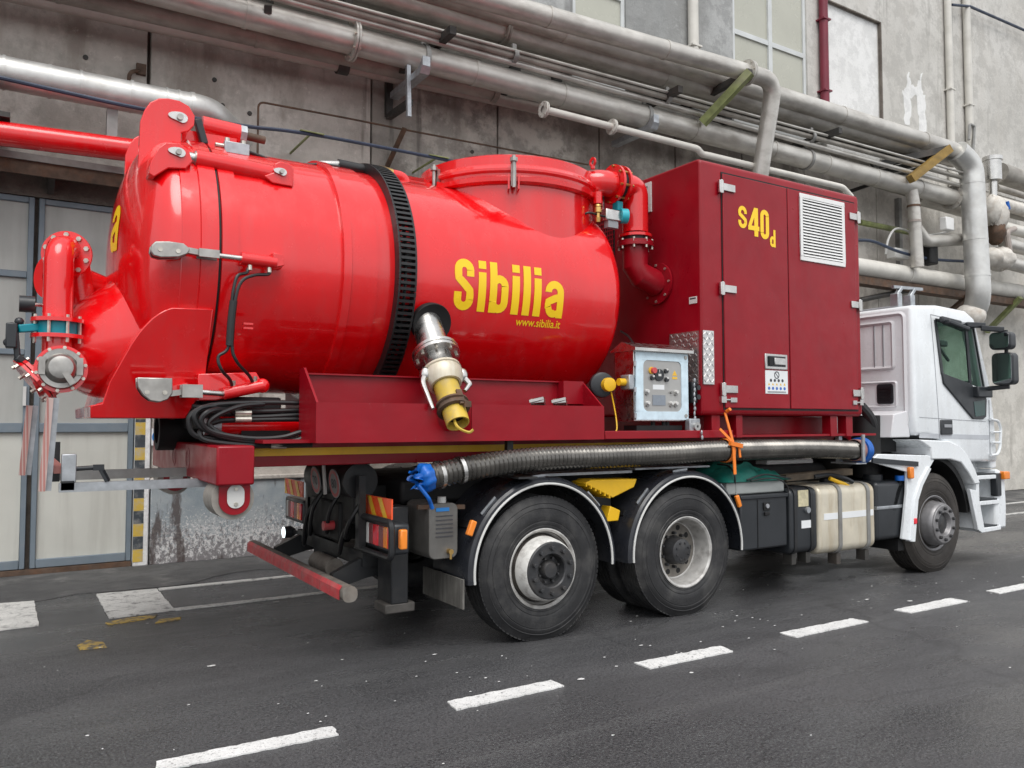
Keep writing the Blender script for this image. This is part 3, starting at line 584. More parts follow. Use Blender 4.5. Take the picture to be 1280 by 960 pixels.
MB().bar(q0, q1, .09, .07).build('wall_leg', BRACK, br); MB().bar(q0, q3, .07, .08).build('cross_arm', BRACK, br); MB().bar(q1, q2, .07, .08).build('lower_arm', BRACK, br)
MB().bar(Vector((0.75, 4.05, 5.972)), Vector((0.765, 4.05, 5.333)), .05, .05).build('hanging_flat', GALV, br)
def saddle(px3, label):
    t = empty('pipe_saddle', px3, label, 'bracket'); x, y, z = px3
    MB().prism([(y-.25, z), (y+.7, z), (y+.7, z-.08), (y-.2, z-.08)], 'x', x-.06, x+.06).build('saddle_arm', GALV, t)
    MB().prism([(y-.25, z+.003), (y-.25, z+.12), (y-.1, z+.003)], 'x', x-.05, x+.05).build('saddle_gusset', GALV, t)
# cross beams of the rack
for i, x in enumerate((-2.6, 1.15, 4.9, 8.6, 11.6)):
    zb_ = 6.343+.02+x*.028-.05
    lab = ('dark rack beam at the top left corner of the view', 'dark rack beam between the pipes above the tank hatch', 'dark rack beam between the pipes above the domed lid', 'dark rack beam beyond the green strut', 'dark rack beam beside the ochre strut')[i]
    tag(MB().bar((x, 4.9, zb_), (x, 3.62, zb_), .09, .10).build('rack_beam', BRACK), lab, 'beam')
a, b = ext((2.401, 4.15, 6.67), (8.677, 4.15, 6.777), -8, 13); pipe('wall_pipe', 'thin dark pipe just above the close pair in mid rack', [a, b], .05, PIPED)
a, b = ext((2.686, 4.6, 7.04), (9.277, 4.6, 7.158), -8, 13); pipe('wall_pipe', 'grey pipe close to the wall high in the rack', [a, b], .085, PIPED)
a, b = ext((2.211, 3.85, 6.437), (8.277, 3.85, 6.521), -8, 13); pipe('wall_pipe', 'slim conduit lying on the ringed pair in mid rack', [a, b], .022, PIPE)
for (dx0, dx1) in ((-8, 13),):  # added tray shape: the rack's deep shade put in as dark geometry
    a, b = ext((2.686, 4.6, 6.9), (9.272, 4.6, 6.975), dx0, dx1); t = empty('shade_filler', a, 'added dark filler along the wall for the rack shade behind the ringed pair of thin pipes', 'shade filler')
    MB().bar(a, b, .50, .02).build('shade_filler_bed', BRACK, t); MB().bar(a+Vector((0, -.24, .04)), b+Vector((0, -.24, .04)), .012, .10).build('shade_filler_lip', RUST, t)
    for i in range(4): MB().tube([a+Vector((0, -.15+.09*i, .035)), b+Vector((0, -.15+.09*i, .035))], .02, 6).build('shade_filler_cable', BHOSE, t)
saddle(Vector((0.833, 3.95, 5.853)), 'grey angle saddle under the long pipe beside the black frame bracket')
saddle(Vector((4.498, 3.95, 5.894)), 'grey angle saddle under the long pipe above the domed lid')
def vee(label, m, top, foot, back, w=.07):
    t = empty('pipe_strut', foot, label, 'bracket')
    MB().bar(foot, top, w, w).build('front_strut', m, t); MB().bar(back, top, w*.8, w*.8).build('back_strut', BRACK, t)
vee('lichen green slanted strut clasping the topmost pipe at its bend', GREEN, (5.933, 3.22, 6.795), (5.6, 3.88, 6.163), (5.979, 4.85, 6.739), .12)
vee('ochre slanted strut under the pipe beside the thick vertical drop', OCHRE, (11.864, 3.6, 6.824), (11.002, 3.86, 6.161), (10.631, 4.4, 6.49), .15)
tag(MB().bar((10.516, 4.85, 6.085), (11.559, 4.0, 6.507), .06, .06).build('wall_strut', BRACK), 'dark strut crossing behind the pipes beyond the dark red box', 'bracket')
for q, lab in (((2.481, 4.4, 6.406), 'first dark hanger block under the mid rack, above the tank'), ((3.183, 4.4, 6.535), 'second dark hanger block under the mid rack, above the domed lid'), ((6.628, 4.4, 6.724), 'dark hanger block in the mid rack near the green strut')):
    tag(MB().box(q[0]-.08, q[0]+.08, q[1]-.1, 4.89, q[2]-.2, q[2]+.06).build('hanger_block', BRACK), lab, 'bracket')
tag(MB().bar((-0.705, 4.86, 6.756), (-1.006, 3.9, 6.126), .08, .08).build('wall_strut', BRACK), 'dark arm reaching out under the rack at the top edge of the view', 'bracket')
tag(MB().bar((0.11, 4.86, 6.714), (-0.076, 3.9, 6.469), .09, .09).build('wall_strut', BRACK), 'black slanted arm between the pipes above the tank hatch', 'bracket')
# vertical conduits on the upper wall
def vert(label, x, z0, z1, r, m, name='conduit'):
    t = empty(name, (x, WY-r-.01, z0), label, 'conduit'); MB().cyl((x, WY-r-.012, z0), (x, WY-r-.012, z1), r, n=14).build('conduit_body', m, t)
    for zz in (z0+.9, z0+2.3): MB().box(x-r-.02, x+r+.02, WY-2*r-.02, WY, zz, zz+.03).build('conduit_clip', m, t)
vert('pale vertical conduit on the grey pilaster beside the upper window', 6.344, 7, 13, .09, PIPEW)
vert('dark red vertical pipe between the upper window and the white niche', 9.80, 7, 13, .085, DRED)
vert('first of two pale vertical conduits high on the far plaster wall', 14.133, 6.6, 13, .075, PIPEW)
vert('second of two pale vertical conduits high on the far plaster wall', 14.882, 6.4, 13, .08, PIPEW)
tag(MB().tube([(14.197, 4.75, 10.826), (14.916, 4.75, 10.991), (17.706, 4.75, 11.088)], .03, 8).build('cable', CABLE), 'dark cable crossing the top of the far plaster wall', 'cable')
tag(MB().tube(fillet([(14.782, 4.7, 7.514), (14.882, 4.7, 8.205), (14.687, 4.7, 8.221), (14.636, 4.7, 7.849)], .05), .03, 8).build('vent_hook', BRACKG), 'small grey hooked vent tube beside the thick vertical drop', 'tube')

# ---- cluster of pipes and valves beyond the cab
p9 = empty('branch_pipe', (11.484, 4.1, 5.892), 'vertical branch pipe with a rusty band, beyond the dark red box', 'pipe')
MB().tube([(11.33, 4.05, 6.045), (11.399, 4.05, 5.789), (11.481, 4.05, 4.568)], .115, 20).build('branch_body', PIPE, p9)
seam(MB(), (11.397, 4.05, 5.742), (0, 0, 1), .115).build('band', RUST, p9); seam(MB(), (11.411, 4.05, 5.448), (0, 0, 1), .115).build('band', PIPEP, p9)
MB().tube(fillet([(11.542, 4.1, 5.35), (11.828, 4.1, 5.118), (13.44, 4.1, 5.361)], .3), .12, 18).build('side_branch', PIPE, p9)
pipe('wall_pipe', 'grey pipe behind the branch leading to the vertical drop', [(12.257, 4.5, 6.167), (14.309, 4.5, 6.123)], .15, PIPE)
pipe('wall_pipe', 'brown dusty pipe leaving to the edge of the view above the valve', [(15.05, 4.3, 7.073), (16.872, 4.3, 7.036)], .22, PIPED)
va = empty('control_valve', (14.038, 3.9, 6.391), 'chrome topped control valve with flaking white insulation beside the thick vertical drop', 'valve')
MB().lathe([(0, 1e-5), (0, .17), (.42, .17), (.42, .19), (.5, .19), (.5, 1e-5)], (14.019, 3.9, 6.625), (0, 0, 1), 20).build('chrome_actuator', STEEL, va)
MB().cyl((13.997, 3.9, 6.216), (14.021, 3.9, 6.66), .08).build('valve_stem', STEEL, va)
def lump(c, rx, ry, rz, parent, name, m=WRAP):
    k = MB().ball(c, rx, ry, rz, 18, 12); rnd = random.Random(int(c[0]*1000))
    k.v = [tuple(c[i]+(v[i]-c[i])*rnd.uniform(.86, 1.14) for i in range(3)) for v in k.v]; return k.build(name, m, parent, ang=80)
lump((14.075, 3.9, 5.923), .24, .24, .38, va, 'insulation_wrap'); lump((14.055, 3.9, 5.549), .17, .2, .26, va, 'insulation_wrap', RUST); lump((13.857, 3.85, 5.982), .15, .18, .3, va, 'insulation_wrap')
lump((14.214, 3.9, 4.993), .32, .28, .24, va, 'insulation_wrap'); lump((13.838, 3.9, 4.986), .2, .24, .2, va, 'insulation_wrap')
for i, (qa, qb, r, m, lab) in enumerate((((14.216, 3.9, 6.18), (16.311, 3.9, 6.159), .13, WRAP, 'white wrapped pipe leaving the control valve at its top'), ((14.352, 3.95, 5.716), (16.392, 3.95, 5.709), .12, PIPEW, 'pale pipe leaving the control valve at mid height'),
                        ((14.526, 3.95, 5.361), (16.369, 3.95, 5.343), .14, PIPE, 'grey pipe below the control valve body'), ((14.468, 3.9, 4.953), (16.229, 3.9, 4.888), .14, PIPE, 'grey pipe leaving the lower white insulation lump'),
                        ((14.337, 4.0, 6.565), (16.555, 4.0, 6.544), .07, PIPED, 'slim dusty pipe level with the valve stem'))):
    pipe('valve_pipe', lab, [qa, qb], r, m)
tag(MB().tube([(14.237, 3.75, 6.182), (14.291, 3.75, 6.021)], .05, 8).build('blue_coupling', BLUE), 'tiny blue coupling on the white wrapped pipe', 'coupling')
tag(MB().tube(fillet([(14.407, 3.8, 5.149), (14.302, 3.8, 5.559), (14.63, 3.8, 5.669)], .1), .06, 10).build('bypass_pipe', PIPEP), 'short brownish bypass pipe beside the control valve', 'pipe')
jb = (12.479, 4.0, 5.531); tag(MB().box(jb[0]-.14, jb[0]+.14, 3.95, 4.1, jb[2]-.13, jb[2]+.13).build('junction_box', VENTW, bevel=.02), 'white square junction box on the wall beyond the cab', 'box')
jb = (11.394, 4.4, 4.87); tag(MB().box(jb[0]-.22, jb[0]+.22, 4.3, 4.5, jb[2]-.1, jb[2]+.1).build('junction_box', DULLW, bevel=.02), 'low pale box above the pale grey pipe beyond the dark red box', 'box')
jb = (12.155, 4.2, 5.015); tag(MB().box(jb[0]-.14, jb[0]+.14, 4.1, 4.35, jb[2]-.3, jb[2]+.2).build('actuator_box', DARK, bevel=.03), 'dark actuator box between branch pipe and vertical drop', 'box')
tag(MB().tube(smooth_path([(9.8, 4.2, 4.924), (10.33, 4.2, 4.957), (11.157, 4.2, 4.854), (12.231, 4.2, 4.831), (13.695, 4.2, 4.938)]), .03, 8).build('cable', CABLE), 'thick dark cable hanging beyond the dark red box', 'cable')
tag(MB().tube(smooth_path([(10.848, 4.3, 4.791), (10.936, 4.3, 5.08), (11.15, 4.3, 5.31), (11.466, 4.3, 5.35), (12.003, 4.3, 5.29), (13.004, 4.3, 5.497)]), .022, 8).build('cable', DULLW), 'white looping wire leading to the square junction box', 'cable')
tag(MB().tube([(10.513, 4.6, 5.43), (12.084, 4.6, 5.441)], .06, 8).build('wall_tube', GREEN), 'greenish thin tube low on the wall beyond the dark red box', 'pipe')
tag(MB().tube([(10.183, 4.4, 4.205), (11.583, 4.4, 4.271)], .03, 8).build('wall_tube', BRACK), 'dark thin tube beneath the pale grey pipe', 'pipe')
tag(MB().tube([(10.172, 4.4, 3.871), (11.849, 4.4, 4.215), (14.039, 4.4, 4.407)], .05, 8).build('wall_tube', BRACK), 'dark tube behind the cab roof', 'pipe')
tag(MB().bar((15.429, 4.85, 3.626), (15.433, 4.1, 4.311), .14, .08).build('wall_strut', GREEN), 'greenish strut slanting up under the pale pipe beyond the mirrors', 'bracket')
tag(MB().bar((13.992, 4.85, 3.976), (13.412, 4.1, 4.194), .14, .08).build('wall_strut', RUST), 'rusty strut beside the foot of the vertical drop', 'bracket')
tag(MB().bar((14.891, 4.5, 4.249), (16.776, 4.5, 4.512), .08, .08).build('wall_strut', BRACK), 'dark horizontal arm above the mirrors by the plaster wall', 'bracket')
tag(MB().box(12.164-.05, 12.164+.05, 4.8, 4.9, 4.6, 6.2).build('cable_trunking', BRACKG), 'slim grey vertical trunking behind the branch pipe', 'trunking')
tag(MB().cyl((20.46, 7.034, 0.06), (20.188, 6.814, 0.06), .1).build('red_bottle', RED), 'small red bottle lying by the wall past the cab', 'bottle')

# ================================================================ TRUCK
T = empty('vacuum_truck', (2, 1.25, 0), 'red vacuum tanker truck with white cab, glossy round tank and dark red machine box', 'truck')
# ---- wheels
def arc_nuts(k, y, r, n, s, h): 
    for i in range(n):
        a = 2*pi*(i+.5)/n; k.cyl((r*cos(a), y, r*sin(a)), (r*cos(a), y-h, r*sin(a)), s, s*.85, n=8)
TW = .30
def tyre_profile(R=.525, w=TW, ri=.285):
    # t runs outward-in along +y, outer face at t=0
    p = [(.035, ri), (.012, ri+.010), (.009, ri+.022), (.012, ri+.026), (.006, ri+.035), (.004, ri+.052), (.007, ri+.056), (.001, ri+.068), (0.0, ri+.10), (.003, R-.095), (.007, R-.092), (.004, R-.086), (.010, R-.062), (.014, R-.058), (.012, R-.052), (.020, R-.045), (.034, R-.012), (.048, R)]
    x = .048
    for i in range(4):
        x = .048+(w-.096)*(i+.7)/4.4; p += [(x, R), (x+.002, R-.012), (x+.012, R-.012), (x+.014, R)]
    p += [(w-.048, R), (w-.034, R-.012), (w-.012, R-.05), (w-.003, R-.085), (w, ri+.09), (w-.03, ri)]
    return p
def wheel(kind, at, parent):
    """outer face at y=0 facing -y"""
    tm = BROWNRUB if kind == 'steer' else RUBBER
    wh = MB().lathe(tyre_profile(), (0, 0, 0), (0, 1, 0), 64)
    lug = MB()
    for k in range(90):   # shoulder blocks
        a = 2*pi*k/90; c, s = cos(a), sin(a)
        for y0, y1 in ((.040, .058), (TW-.058, TW-.040)):
            wh.add([((.5265 if q else .506)*cos(a+da), y, (.5265 if q else .506)*sin(a+da)) for q in (0, 1) for y in (y0, y1) for da in (-.024, .024)],
                   [(4, 5, 7, 6), (0, 1, 5, 4), (2, 6, 7, 3), (0, 4, 6, 2), (1, 3, 7, 5)])
    zf = -.512     # tyre flattened and bulging where it stands
    wh.v = [(x, y+(-.012 if y < .1 else .012 if y > .2 else 0)*max(0, min(1, (-z-.40)/.09)), max(z, zf)) for x, y, z in wh.v]
    W = wh.build('wheel', tm, parent, at=(0, 0, 0)); W.location = Vector(at)-origin(parent); WO[W.name] = Vector(at)
    O = Vector((0, 0, 0))
    def sub(k, name, m, **kw):
        o = k.build(name, m, None, at=(0, 0, 0), **kw); o.parent = W; o.location = (0, 0, 0); return o
    rm = RIMF if kind == 'steer' else RIMW
    if kind in ('tag', 'steer'):
        body = MB().lathe([(.28, .25), (.06, .25), (.02, .278), (.016, .290), (.010, .292), (.008, .284), (.022, .268)], O, (0, 1, 0), 48)
        sub(body, 'rim', RIMW if kind == 'tag' else RIMF)
        sub(MB().lathe([(.022, .268), (.05, .262), (.07, .257), (.075, .252), (.06, .243), (.03, .234)], O, (0, 1, 0), 48), 'rim_well', RIMD)
        # raised dish with hand holes: ring of spokes between rim and dish
        disc = MB().lathe([(.03, .234), (-.045, .224), (-.072, .217), (-.085, .207), (-.086, .18)], O, (0, 1, 0), 48)
        sub(disc, 'rim_disc', RINGW if kind == 'tag' else RIMF)
        holes = MB()
        for i in range(10):
            a = 2*pi*i/10
            c_ = Vector((.2475*cos(a), 0.066, .2475*sin(a))); nrm = Vector((0, -1, 0))
            tgt = Vector((-sin(a), 0, cos(a))); w_ = nrm.cross(tgt)
            holes.add([c_+nrm*.006+tgt*(.036*cos(b))+w_*(.010*sin(b)) for b in [2*pi*q/12 for q in range(12)]], [tuple(range(12))])
        sub(holes, 'hand_holes', DARK)
        hb = MB().lathe([(-.07, .207), (-.092, .205), (-.098, .197), (-.098, .124), (-.090, .116), (-.05, .110), (-.035, .103), (-.035, .07), (-.07, .064), (-.085, .052), (-.087, 1e-5)] if kind == 'tag' else
                        [(-.07, .204), (-.094, .202), (-.10, .194), (-.10, .124), (-.092, .117), (-.065, .112), (-.05, .10), (-.05, .065), (-.07, .06), (-.075, 1e-5)], O, (0, 1, 0), 40)
        sub(hb, 'hub', HUBB if kind == 'tag' else RIMF)
        nk = MB(); arc_nuts(nk, -.097, .161, 10, .0185, .028); sub(nk, 'wheel_nuts', HUBB, bevel=.002)
        if kind == 'steer':
            sub(MB().lathe([(-.076, 1e-5), (-.074, .07), (-.060, .104), (-.05, .107)], O, (0, 1, 0), 32), 'hub_cap', HUBB)
        bk = MB(); arc_nuts(bk, -.036, .087, 8, .010, .03); sub(bk, 'hub_bolts', HUBB)
    else:
        sub(MB().lathe([(.02, .278), (.012, .290), (.006, .292), (.004, .284), (.015, .268), (.045, .258), (.09, .252), (.15, .238), (.155, .225)], O, (0, 1, 0), 48), 'rim', RIMW)
        sub(MB().lathe([(.15, .236), (.162, .222), (.168, .205), (.168, .14), (.165, .12)], O, (0, 1, 0), 48), 'rim_disc', mat('dusty_rim_disc', (.17, .155, .135), .6, metal=.2, var=.3, scale=12) if 'dusty_rim_disc' not in bpy.data.materials else bpy.data.materials['dusty_rim_disc'])
        holes = MB()
        for i in range(10):
            a = 2*pi*i/10; holes.add([(.188*cos(a)+.024*cos(b), .1665, .188*sin(a)+.024*sin(b)) for b in [2*pi*q/12 for q in range(12)]], [tuple(range(12))])
        sub(holes, 'hand_holes', DARK)
        sub(MB().lathe([(.168, .118), (.14, .115), (.10, .108), (.06, .10), (.05, .085), (.05, 1e-5)], O, (0, 1, 0), 40), 'hub', HUBB)
        nk = MB(); arc_nuts(nk, .166, .140, 10, .014, .035); sub(nk, 'wheel_nuts', HUBB); bk = MB(); arc_nuts(bk, .052, .07, 8, .010, .012); sub(bk, 'hub_bolts', HUBB)
    return W
wa = wheel('tag', (0.01, 0, .5125), T); wb = wheel('drive', (1.425, .0, .5125), T); wf = wheel('steer', (5.03, 0.02, .5125), T)
copy_tree(wa, T, (0.01, 2.5, .5125), pi); copy_tree(wb, T, (1.425, 2.5, .5125), pi); copy_tree(wf, T, (5.03, 2.48, .5125), pi)
copy_tree(wb, T, (1.425, .66, .5125), pi); copy_tree(wb, T, (1.425, 1.84, .5125), 0)
for x in (.01, 1.425, 5.03): MB().cyl((x, .3, .525), (x, 2.2, .525), .09).ball((x, 1.25, .525), .22 if x == 1.425 else .1).build('axle', DARK, T)

# ---- chassis
for y in (.82, 1.68):
    MB().box(-1.18, 5.9, y-.04, y+.04, .82, 1.10).build('chassis_rail', DARK, T)
MB().box(-1.2, -1.12, .78, 1.72, .72, 1.12).build('rear_crossmember', DARK, T)
for x in (-.6, .7, 2.2, 3.4): MB().box(x-.05, x+.05, .862, 1.638, .85, 1.05).build('crossmember', DARK, T)
MB().box(-.9, 4.4, .5, 2.0, .98, 1.16).build('underbody_gear', DARK, T, bevel=.03)
MB().box(2.1, 4.6, .75, 1.75, .45, .80).build('gearbox', DARK, T, bevel=.06)
# ---- rear end: bumper, lamps
bm_ = MB().prism(rrect(-1.50, -1.40, .43, .53, .04, 4), 'y', .05, 2.45).build('bumper_bar', BARTOP, T)
k = MB()
for i in range(6):
    y0 = .10+i*.39; k.add([(-1.5035, y0, .44), (-1.5035, y0+.385, .44), (-1.5035, y0+.385, .505), (-1.5035, y0, .505), (-1.485, y0, .529), (-1.485, y0+.385, .529)], [(0, 1, 2, 3), (3, 2, 5, 4)])
k.build('red_stripe', BARRED, bm_)
for y in (.55, 1.95):
    MB().prism([(-1.4, .42), (-1.4, .53), (-1.1, .66), (-.85, .66), (-.85, .52), (-1.15, .48)], 'y', y-.03, y+.03).build('bumper_arm', BLACKP, T)
    MB().box(-1.10, -.97, y-.34, y-.10, .34, 1.0).build('lift_post', BLACKP, T, bevel=.01)
    MB().box(-1.14, -.92, y-.34, y-.14, .28, .345).build('lift_foot', mat('dirty_dark_foot', (.06, .055, .05), .7, var=.4, scale=9, dirt=.5, dcol=(.15, .14, .13)) if 'dirty_dark_foot' not in bpy.data.materials else bpy.data.materials['dirty_dark_foot'], T, bevel=.01)
MB().box(-1.19, -1.0, .5, 2.0, .56, .66).build('rear_crossmember', BLACKP, T)
MB().cyl((-1.25, .9, .50), (-1.25, 1.3, .50), .07).build('rear_roller', BARTOP, T)
for i, (y_, z_) in enumerate(((.5, 1.0), (.62, .9), (.9, 1.05), (1.3, 1.02), (1.45, .95))):
    MB().tube(smooth_path([(-1.18, y_, z_+.05), (-1.27, y_+.05, z_-.12), (-1.25, y_+.18, z_-.25-.03*i), (-1.16, y_+.3, z_-.10)]), .016, 7).build('air_hose', BHOSE, T)
MB().box(-1.21, -1.1, .62, .86, .84, 1.1).build('valve_box', DARK, T, bevel=.02); MB().box(-1.2, -1.1, 1.5, 1.72, .72, .98).build('valve_box', DARK, T, bevel=.02)
MB().bar((-1.2, .52, .70), (-1.2, .52, 1.2), .07, .05, (1, 0, 0)).build('lamp_bracket', BLACKP, T); MB().bar((-1.12, 1.9, .70), (-1.12, 1.9, 1.2), .07, .05, (1, 0, 0)).build('lamp_bracket', BLACKP, T)
MB().box(-1.22, -1.12, .9, 1.6, .68, .98).build('tow_block', DARK, T, bevel=.02); MB().cyl((-1.3, 1.02, .80), (-1.2, 1.02, .8), .035).build('air_coupling', BARRED, T)
for x0, y0, dz in ((-1.16, .02, 0), (-1.16, 1.93, 0)):
    lc = MB().box(x0, x0+.12, y0+.02, y0+.55, .70+dz, .905+dz).build('lamp_cluster', PLAST, T, bevel=.02)
    cols = [(.04, .10, REDLENS), (.10, .17, ORLENS), (.17, .25, mat('dull_red_lens', (.22, .06, .06), .3) if 'dull_red_lens' not in bpy.data.materials else bpy.data.materials['dull_red_lens']), (.25, .35, REDLENS), (.35, .42, bpy.data.materials['dull_red_lens'] if 'dull_red_lens' in bpy.data.materials else REDLENS), (.42, .47, DULLW)]
    for a, b, m in cols: MB().box(x0-.012, x0+.02, y0+a+.004, y0+b-.004, .735+dz, .875+dz).build('lens', m, lc, bevel=.004)
    if y0 < 1:
        MB().tube(fillet([(x0-.03, .62, .685), (x0-.03, -.0, .685), (x0-.03, -.0, .92), (x0-.03, .62, .92)], .05), .022, 10).build('lamp_guard', BLACKP, lc)
        MB().box(x0+.02, x0+.07, -.035, .015, .745, .875).build('side_marker', ORLENS, lc, bevel=.01)
    bd = MB().box(x0+.02, x0+.03, y0+.10, y0+.63, .925, 1.06).build('warning_board', REFLR, T)
    for i in range(3):
        c = y0+.16+i*.19; s = -.10
        MB().add([(x0+.017, c, .928), (x0+.017, c+.075, .928), (x0+.017, min(c+.075+s*-1, y0+.628), 1.057), (x0+.017, min(c-s, y0+.625), 1.057)], [(0, 1, 2, 3)]).build('yellow_stripe', REFLY, bd)
wl = MB().lathe([(0, 1e-5), (0, .05), (.06, .055), (.1, .03), (.1, 1e-5)], (-1.22, 2.3, .60), (1, 0, 0), 16).build('work_lamp', PLAST, T)
MB().cyl((-1.221, 2.3, .60), (-1.226, 2.3, .60), .048).build('lamp_glass', emis('lit_lamp_glass', (.85, .97, 1), 1.6, (.8, .9, .9)), wl)
MB().bar((-1.15, 2.3, .60), (-1.05, 1.9, .62), .03, .03).build('lamp_arm', BLACKP, wl)
MB().box(-1.22, -1.12, 1.64, 1.76, 1.07, 1.19).build('work_lamp', PLAST, T, bevel=.02)
sp = MB().cyl((-1.17, .60, 1.155), (-1.17, 1.5, 1.155), .13, n=24).build('air_tank', BLACKP, T)
def disc_sign(y, txt):
    d = Vector((-.97, 0, -.12)).normalized(); c = Vector((-1.17, y, 1.15))+d*.135
    o = MB().lathe([(0, 1e-5), (0, .105), (.008, .105), (.008, 1e-5)], c, d, 28).build('speed_disc', DISCW, T)
    MB().lathe([(.0085, .074), (.0085, .098), (.010, .098), (.010, .074)], c, d, 28, closed=True).build('red_ring', mat('faded_ring_red', (.45, .07, .07), .5) if 'faded_ring_red' not in bpy.data.materials else bpy.data.materials['faded_ring_red'], o)
    u = Vector((0, -1, 0)); v = Vector((-.12, 0, .97)).normalized()
    flat_text(txt, -.05, .05, -.035, .035, lambda a, b: tuple(c+d*.0105+u*a+v*b), 'number', PRINT, o, .02)
disc_sign(1.18, '70'); disc_sign(.76, '80')
MB().bar((-1.31, 1.0, 1.28), (-1.31, .95, 1.04), .05, .01, (1, 0, 0)).build('white_strap', DULLW, T)
# small steel tank behind rear wheel
k = MB().prism(rrect(-.88, -.66, .64, 1.02, .05), 'y', .08, .46).build('oil_tank', mat('weathered_steel_tank', (.16, .155, .145), .5, metal=.4, var=.2, scale=5, dirt=.5, dcol=(.09, .085, .08), dscale=5, streak=(2, 2, .5)), T, bevel=.006)
MB().cyl((-.76, .13, 1.015), (-.76, .13, 1.06), .03).build('filler_cap', DULLW, k); MB().cyl((-.73, .082, .69), (-.73, .04, .69), .018).cyl((-.73, .05, .69), (-.73, .05, .64), .01).build('drain_tap', BRASS, k)
MB().box(-.83, -.73, .074, .079, .965, .99).build('tank_label', SIGNB, k); 
tl = MB()
for i in range(6): tl.box(-.83, -.70, .0755, .0788, .93-i*.028, .936-i*.028)
tl.build('label_lines', PRINT, k)
# mudflap + fenders
MB().box(-.665, -.65, .0, .62, .30, .50).build('mudflap', mat('muddy_mudflap', (.10, .095, .085), .8, var=.3, scale=6, dirt=.8, dcol=(.26, .25, .23), dscale=6, streak=(2, 3, .4)), T)
def fender(cx, a0, a1, name='fender'):
    k = MB(); Ro, Ri, t = .655, .60, .018; n = 36
    rows = [(Ro-.02, .50), (Ro, .48), (Ro, .0), (Ro-.008, -.035), (Ro-.025, -.05), (Ri, -.052), (Ri-.006, -.046), (Ri, -.04), (Ro-.03, -.036), (Ro-.022, 0), (Ro-.022, .48)]
    vs = []; fs = []
    for i in range(n+1):
        a = a0+(a1-a0)*i/n
        for r, y in rows: vs.append((cx+r*cos(a), y+.03, .525+r*sin(a)))
    m = len(rows)
    for i in range(n):
        for j in range(m): fs.append((i*m+j, i*m+(j+1) % m, (i+1)*m+(j+1) % m, (i+1)*m+j))
    fs += [tuple(range(m)), tuple(n*m+j for j in range(m-1, -1, -1))]
    o = k.add(vs, fs).build(name, FENDER, T)
    MB().tube([(cx+(Ri+.004)*cos(a0+(a1-a0)*i/48), -.024, .525+(Ri+.004)*sin(a0+(a1-a0)*i/48)) for i in range(49)], .009, 8).build('white_edge', DULLW, o)
    return o
for cx, a0, a1 in ((.02, radians(186), radians(-3)), (1.44, radians(184), radians(-4))):
    f = fender(cx, a0, a1)
    for a in (radians(150), radians(70)): MB().bar((cx+.662*cos(a), .12, .525+.662*sin(a)), (cx+.662*cos(a), .42, .525+.662*sin(a)), .05, .012, (cos(a), 0, sin(a))).build('fender_clip', BLACKP, f)
    for a in (radians(135), radians(45), radians(95)): MB().bar((cx+.664*cos(a+.12), .03, .525+.664*sin(a+.12)), (cx+.664*cos(a-.12), .03, .525+.664*sin(a-.12)), .016, .010, (0, 1, 0)).build('fender_strap', GALV, f)
    for y in (2.47,):
        c = copy_tree(f, T, Vector((origin(f).x, 2.5-origin(f).y, origin(f).z)), pi)
MB().bar((-.63, -.02, .80), (-.59, -.02, .90), .045, .04, (0, 1, 0)).build('side_reflector', ORLENS, T, bevel=.008)
MB().bar((-.95, .12, 1.0), (-.6, .1, .985), .03, .03).build('lamp_stay', RUST, T)
MB().bar((2.03, -.02, .85), (1.99, -.02, .95), .04, .03, (0, 1, 0)).build('side_reflector', ORLENS, T, bevel=.008)
# yellow folded wheel chock in its holder between the wheels
wc = empty('wheel_chock', (.68, .2, 1.0), 'yellow ribbed wheel chock stowed between the two rear wheel fenders', 'wheel chock')
MB().prism([(.42, 1.11), (.50, 1.135), (.95, 1.125), (.92, 1.06), (.70, .985)], 'y', .06, .24).build('wedge', YELLOW, wc, bevel=.008)
k = MB()
for i in range(6): k.bar((.44+i*.045, .055, 1.10-i*.02), (.44+i*.045, .245, 1.10-i*.02), .012, .03)
k.build('ribs', YELLOW, wc)
MB().prism([(.66, .80), (.78, .80), (.80, .88), (.70, .92)], 'y', .09, .2).build('lower_wedge', YELLOW, wc, bevel=.006)
MB().box(.60, .84, .25, .30, .75, 1.1).build('chock_holder', BLACKP, T, bevel=.01)
MB().box(.10, 1.0, .18, .5, 1.165, 1.185).build('fender_shelf', GALV, T); MB().box(1.05, 1.9, .2, .5, 1.185, 1.2).build('fender_shelf', GALV, T)

# ---- subframe, rear cross beam, trough
for y in (.42, 2.0):
    b_ = MB().box(-2.04, 4.2, y, y+.12, 1.285, 1.44).build('subframe_beam', MAROON, T, bevel=.006)
    MB().box(-2.0, 3.8, y-.004, y+.001, 1.355, 1.405).build('yellow_stripe', YELLOW, b_)
bt = MB().prism([(.05, 1.20), (2.5, 1.21), (2.5, 1.435), (.05, 1.435)], 'x', -2.28, -2.06).build('rear_cross_beam', MAROON, T, bevel=.012)
for y in (.95, 1.48):
    MB().lathe([(0, .052), (.002, .052), (.002, .075), (0, .075)], (-2.281, y, 1.33), (-1, 0, 0), 28, closed=True).build('faded_ring', mat('faded_ring_paint', (.36, .14, .14), .6) if 'faded_ring_paint' not in bpy.data.materials else bpy.data.materials['faded_ring_paint'], bt)
    flat_text('80' if y > 1.2 else '70', -.032, .032, -.025, .025, lambda a, b, y=y: (-2.2835, y-a, 1.33+b), 'faded_number', bpy.data.materials['faded_ring_paint'], bt, .01)
